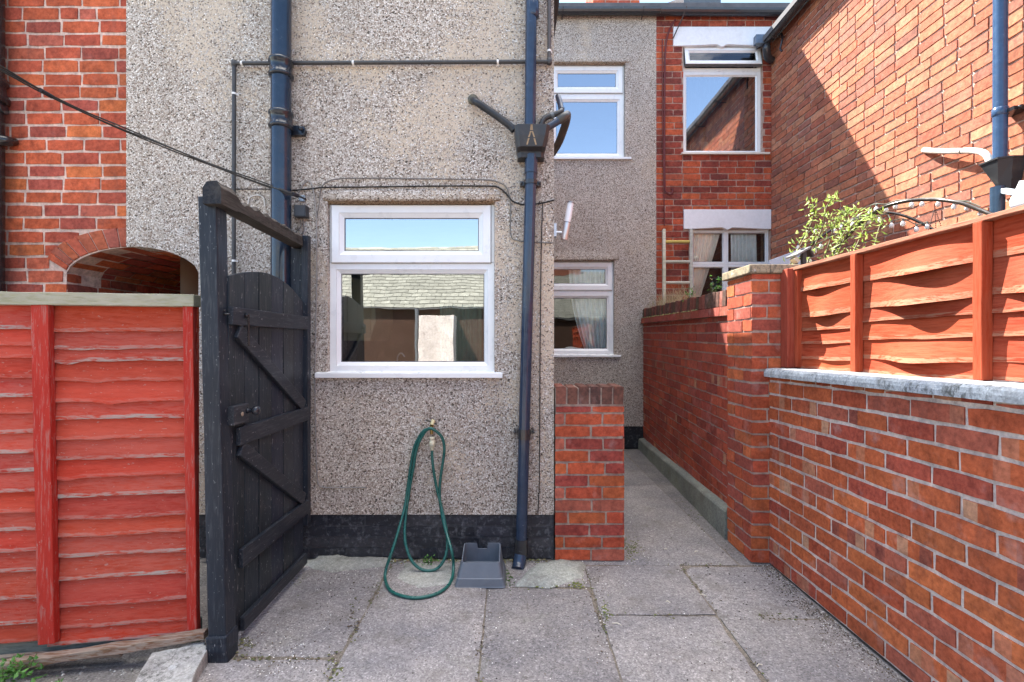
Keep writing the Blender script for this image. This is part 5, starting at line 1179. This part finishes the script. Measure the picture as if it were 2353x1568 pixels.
def weed(name, label, c, n, size, cols, spread, hgt, seed, stems_=3):
    rr = random.Random(seed); root = empty(name, label, 'weed', tuple(c)); mb = MB()
    for s_ in range(stems_):
        b = c + Vector((rr.uniform(-spread, spread) * .5, rr.uniform(-spread, spread) * .5, 0)); t_ = b + Vector((rr.uniform(-spread, spread) * .6, rr.uniform(-spread, spread) * .6, hgt * rr.uniform(.6, 1)))
        q = MB(); q.tube([b, b.lerp(t_, .5) + Vector((rr.uniform(-.01, .01), 0, 0)), t_], .0022, 5, (.10, .14, .04, 0)); part('stem', q, M['leaf'], root, fix=False)
    for _ in range(n):
        q_ = c + Vector((rr.gauss(0, spread * .5), rr.gauss(0, spread * .5), abs(rr.gauss(hgt * .45, hgt * .3)))); leafmesh(mb, q_, rdir(rr, .1), size * rr.uniform(.6, 1.2), size * rr.uniform(.25, .42), rr.choice(cols) + (0,))
    return part('leaves', mb, M['leaf'], root, fix=False)
GRN = [(.07, .20, .035), (.10, .26, .05), (.06, .16, .03), (.13, .30, .07)]
weed('weed', 'leafy bright green weed at the lower left under the red fence', Vector((PX(25, 1.86), 1.86, .0)), 120, .024, GRN, .08, .08, 5, 5)
weed('weed', 'small green seedling between the weed and the concrete slab', Vector((PX(128, 1.83), 1.83, .0)), 16, .018, GRN, .03, .035, 6, 2)
weed('weed', 'tiny weed sprouting inside the hose loop at the plinth foot', Vector((PX(988, 2.86), 2.86, .0)), 34, .02, GRN, .04, .05, 7, 2)
weed('weed', 'small wild plant rooted in the alley wall coping beside the pillar', apt(aL * .82, 1.66, -.06), 40, .03, GRN + [(.30, .26, .12)], .05, .14, 8, 3)
weed('weed', 'sprig of weed on the alley wall coping below the curtained window', apt(aL * .60, 1.66, -.05), 30, .03, GRN, .05, .12, 9, 3)
ms = MB(); rm = random.Random(12)
def moss(cx, cy, sx, sy, n, cols=((.14, .16, .04), (.20, .20, .06), (.10, .12, .04))):
    for _ in range(n):
        p = G(rm.gauss(cx, sx), rm.gauss(cy, sy), .0); ms.blob((p.x, p.y, .0), rm.uniform(.003, .009), rm.choice(cols) + (0,), rm, .45)
moss(1240, 1336, 16, 7, 170); moss(1325, 1345, 7, 4, 40); moss(1450, 1262, 10, 14, 120, ((.09, .10, .04), (.13, .14, .05))); moss(850, 1283, 34, 4, 130, ((.16, .17, .06), (.11, .12, .05), (.15, .10, .05))); moss(1390, 1400, 4, 14, 36); moss(812, 1430, 9, 30, 34, ((.12, .12, .06), (.09, .07, .05))); moss(1168, 1330, 6, 12, 50, ((.04, .08, .02),)); moss(680, 1330, 14, 12, 60, ((.12, .13, .07),)); moss(768, 1540, 9, 20, 40, ((.11, .12, .05), (.15, .15, .07))); moss(1600, 1190, 30, 40, 80, ((.10, .11, .05),)); moss(1650, 1300, 60, 50, 40, ((.07, .06, .05),)); moss(560, 1480, 16, 12, 60, ((.13, .13, .07),))
for _ in range(110):
    p = apt(rm.uniform(0, aL * .75), 1.554, rm.uniform(.006, .02)); ms.blob(tuple(p), rm.uniform(.006, .014), rm.choice([(.20, .19, .07), (.10, .11, .05), (.26, .24, .10)]) + (0,), rm, .8)
for _ in range(900):      # dirt and moss lodged along the paving joints
    if rm.random() < .6: x_, y_ = rm.choice([-.71, -.13, .426, .985]) + rm.gauss(0, .010), rm.uniform(1.3, 2.85)
    else: y_ = rm.choice([2.01, 2.33, 2.30, 2.855]) + rm.gauss(0, .009); x_ = rm.uniform(-1.2, -.71) if abs(y_ - 2.01) < .05 else rm.uniform(.43, 1.5)
    if mn.noise(Vector((x_ * 5, y_ * 5, 4))) < -.05: continue
    ms.blob((x_, y_, -.003), rm.uniform(.003, .008), rm.choice([(.13, .10, .065), (.10, .10, .05), (.16, .13, .09), (.12, .14, .05)]) + (0,), rm, .5)
for _ in range(420):      # damp green and brown crust along the foot of the plinth
    x_ = rm.uniform(-1.15, .22); ms.blob((x_, 2.925 - abs(rm.gauss(0, .025)), .0), rm.uniform(.003, .010), rm.choice([(.17, .18, .08), (.12, .11, .06), (.20, .16, .09), (.24, .25, .20)]) + (0,), rm, .7)
solo('moss', ms, M['gravel'], 'olive moss clumps at the wall feet and paving joints', 'moss', kind='stuff', fix=False)
ds = MB(); rd = random.Random(13)
def grit(cx, cy, sx, sy, n, bright=.5):
    for _ in range(n):
        p = G(rd.gauss(cx, sx), max(1040, rd.gauss(cy, sy)), 0)
        if not (-1.25 < p.x < 1.46): continue
        c_ = rd.choice([(.75, .73, .68), (.62, .58, .52), (.80, .79, .76)]) if rd.random() < bright else rd.choice([(.05, .04, .035), (.09, .075, .06), (.14, .10, .07)])
        ds.blob((p.x, p.y, .0), rd.uniform(.0015, .0042) * (1.0 if c_[0] > .3 else 1.15), c_ + (0,), rd, .8)
grit(900, 1310, 150, 25, 420, .6); grit(1280, 1320, 90, 25, 260, .6); grit(1500, 1240, 80, 60, 240, .5); grit(640, 1500, 60, 40, 240, .6); grit(1400, 1420, 300, 90, 420, .45); grit(1780, 1430, 110, 90, 140, .25); grit(860, 1400, 110, 70, 260, .4); grit(1100, 1440, 20, 80, 120, .3); grit(1385, 1400, 10, 60, 90, .3); grit(1900, 1500, 90, 50, 320, .15)
for _ in range(1700):
    y_ = rd.uniform(1.25, 2.85); x_ = 1.512 - abs(rd.gauss(0, .09)) * (.5 + mn.noise(Vector((y_ * 3, 1, 1))) ** 2 * 6); ds.blob((x_, y_, .0), rd.uniform(.0015, .0055), rd.choice([(.06, .05, .04), (.10, .08, .06), (.13, .10, .07), (.5, .48, .44)]) + (0,), rd, .7)
for _ in range(260):
    x_ = rd.uniform(-2.1, -1.3); y_ = rd.uniform(1.4, 2.0); ds.blob((x_, y_, -.03), rd.uniform(.003, .010), rd.choice([(.30, .28, .25), (.12, .11, .09), (.5, .48, .44)]) + (0,), rd, .8)
solo('grit', ds, M['gravel'], 'pale chippings and dark crumbs scattered over the paving', 'grit', kind='stuff', fix=False)
twg = MB()
for (x_, y_, l_) in ((1615, 1368, .03), (1745, 1530, .03), (1535, 1384, .02), (1418, 1435, .04), (1600, 1268, .02), (1530, 1262, .018)):
    p = G(x_, y_, .004); a_ = rd.uniform(-.6, .6); twg.tube([p - Vector((math.cos(a_), math.sin(a_), 0)) * l_ * .5, p + Vector((0, .004, .004)), p + Vector((math.cos(a_), math.sin(a_), 0)) * l_ * .5], .0022, 5, (.60, .55, .45, 0))
solo('twigs', twg, M['gravel'], 'few dry twigs and leaf scraps lying on the paving', 'litter', kind='stuff', fix=False)

# ================================================================== WHAT THE WINDOWS REFLECT (behind the camera)
ob = empty('slate_roofed_outbuilding', 'slate roofed brick outbuilding across the yard seen only mirrored in the windows', 'outbuilding', (0, -10, 0))
q = MB(); q.box(-12, 12, -14, -9, 0, 2.4, (.022, .022, .016, 0)); q.box(-2.7, -1.7, -9.0, -8.2, 0, 2.15, (.72, .70, .66, 0)); part('wall', q, M['brick'], ob)
q = MB(); q.tube([(-2.85, -8.7, 2.4), (-2.85, -8.7, 0)], .06, 12, (.10, .11, .12, 0)); part('drainpipe', q, M['plastic'], ob)
q = MB(); rs = random.Random(8)
ny_, nx_ = 21, 80
for j in range(ny_):
    y0_ = -8.85 - j * .16; z0_ = 2.42 + j * .118
    for i in range(nx_):
        x0_ = -12 + i * .3 + (.15 if j % 2 else 0); k_ = rs.uniform(.82, 1.18); c_ = (.24 * k_, .24 * k_, .20 * k_, 0)
        q.add([(x0_ + .006, y0_, z0_ + .020), (x0_ + .294, y0_, z0_ + .020), (x0_ + .294, y0_ - .18, z0_ + .136), (x0_ + .006, y0_ - .18, z0_ + .136), (x0_ + .006, y0_, z0_ - .03), (x0_ + .294, y0_, z0_ - .03)], [(0, 1, 2, 3), (4, 5, 1, 0)], [c_, (.03, .03, .028, 0)])  # riser faces coloured near-black to draw shadow lines under the slate tails
q.add([(-12, -8.8, 2.38), (12, -8.8, 2.38), (12, -12.2, 4.86), (-12, -12.2, 4.86)], [(0, 1, 2, 3)], (.05, .05, .05, 0))
part('roof', q, M['slate'], ob, fix=False)
q = MB(); q.box(1.9, 3.4, -12.6, -11.9, 4.2, 5.5, (.30, .12, .08, 0)); part('chimney', q, M['brick'], ob)

# ================================================================== LIGHT, SKY, CAMERA
S = Vector((1.0, -1.2, -1.96)).normalized()            # direction the sunlight travels
sd_ = bpy.data.lights.new('sun', 'SUN'); sd_.energy = 4.8; sd_.angle = math.radians(.53); sd_.color = (1.0, .94, .84)
so = bpy.data.objects.new('sun', sd_); COL.objects.link(so); so.rotation_euler = S.to_track_quat('-Z', 'Y').to_euler(); so.location = (-6, 9, 14)
wd = bpy.data.worlds.new('World'); sc.world = wd; wd.use_nodes = True; nt = wd.node_tree; nt.nodes.clear()
out = nt.nodes.new('ShaderNodeOutputWorld'); bg = nt.nodes.new('ShaderNodeBackground'); sky = nt.nodes.new('ShaderNodeTexSky')
sky.sky_type = 'NISHITA'; sky.sun_disc = False; sky.sun_elevation = math.asin(-S.z); sky.sun_rotation = math.atan2(-S.x, -S.y)
sky.air_density = 1.0; sky.dust_density = .4; sky.ozone_density = 1.0
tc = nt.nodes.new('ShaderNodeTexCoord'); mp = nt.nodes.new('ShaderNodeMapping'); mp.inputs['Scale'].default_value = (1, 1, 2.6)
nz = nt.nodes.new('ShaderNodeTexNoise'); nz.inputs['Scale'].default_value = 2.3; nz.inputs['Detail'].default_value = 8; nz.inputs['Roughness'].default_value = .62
# white cloud added out of view overhead as fill light, thinning to wisps lower
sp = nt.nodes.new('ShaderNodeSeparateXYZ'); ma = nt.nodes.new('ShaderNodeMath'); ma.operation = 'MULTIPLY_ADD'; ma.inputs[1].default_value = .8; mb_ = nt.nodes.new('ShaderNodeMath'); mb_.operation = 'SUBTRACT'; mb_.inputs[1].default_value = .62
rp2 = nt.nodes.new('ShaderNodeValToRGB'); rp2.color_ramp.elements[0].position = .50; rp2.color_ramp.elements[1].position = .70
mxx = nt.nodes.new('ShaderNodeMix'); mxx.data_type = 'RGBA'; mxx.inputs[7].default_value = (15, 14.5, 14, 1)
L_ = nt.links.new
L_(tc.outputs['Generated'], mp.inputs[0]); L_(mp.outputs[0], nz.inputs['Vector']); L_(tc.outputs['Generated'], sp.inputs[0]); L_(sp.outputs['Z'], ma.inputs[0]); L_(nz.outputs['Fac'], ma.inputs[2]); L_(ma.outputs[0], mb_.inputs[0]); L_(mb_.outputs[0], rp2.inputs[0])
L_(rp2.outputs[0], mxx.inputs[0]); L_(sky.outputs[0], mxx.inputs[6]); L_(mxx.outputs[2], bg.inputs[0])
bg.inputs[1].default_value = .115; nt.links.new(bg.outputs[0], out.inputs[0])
cam = bpy.data.cameras.new('camera'); co = bpy.data.objects.new('camera', cam); COL.objects.link(co)
co.location = (0, 0, H); co.rotation_euler = (math.radians(90), 0, 0); cam.sensor_width = 36; cam.lens = F / 2353 * 36
cam.shift_x = (1176.5 - CX) / 2353; cam.shift_y = (CY - 784) / 2353; cam.clip_start = .05; cam.clip_end = 500
sc.camera = co
sc.view_settings.view_transform = 'Standard'; sc.view_settings.look = 'None'; sc.view_settings.gamma = 1; sc.view_settings.exposure = 2.2
sc.cycles.max_bounces = 8; sc.cycles.transparent_max_bounces = 12; sc.cycles.use_denoising = True
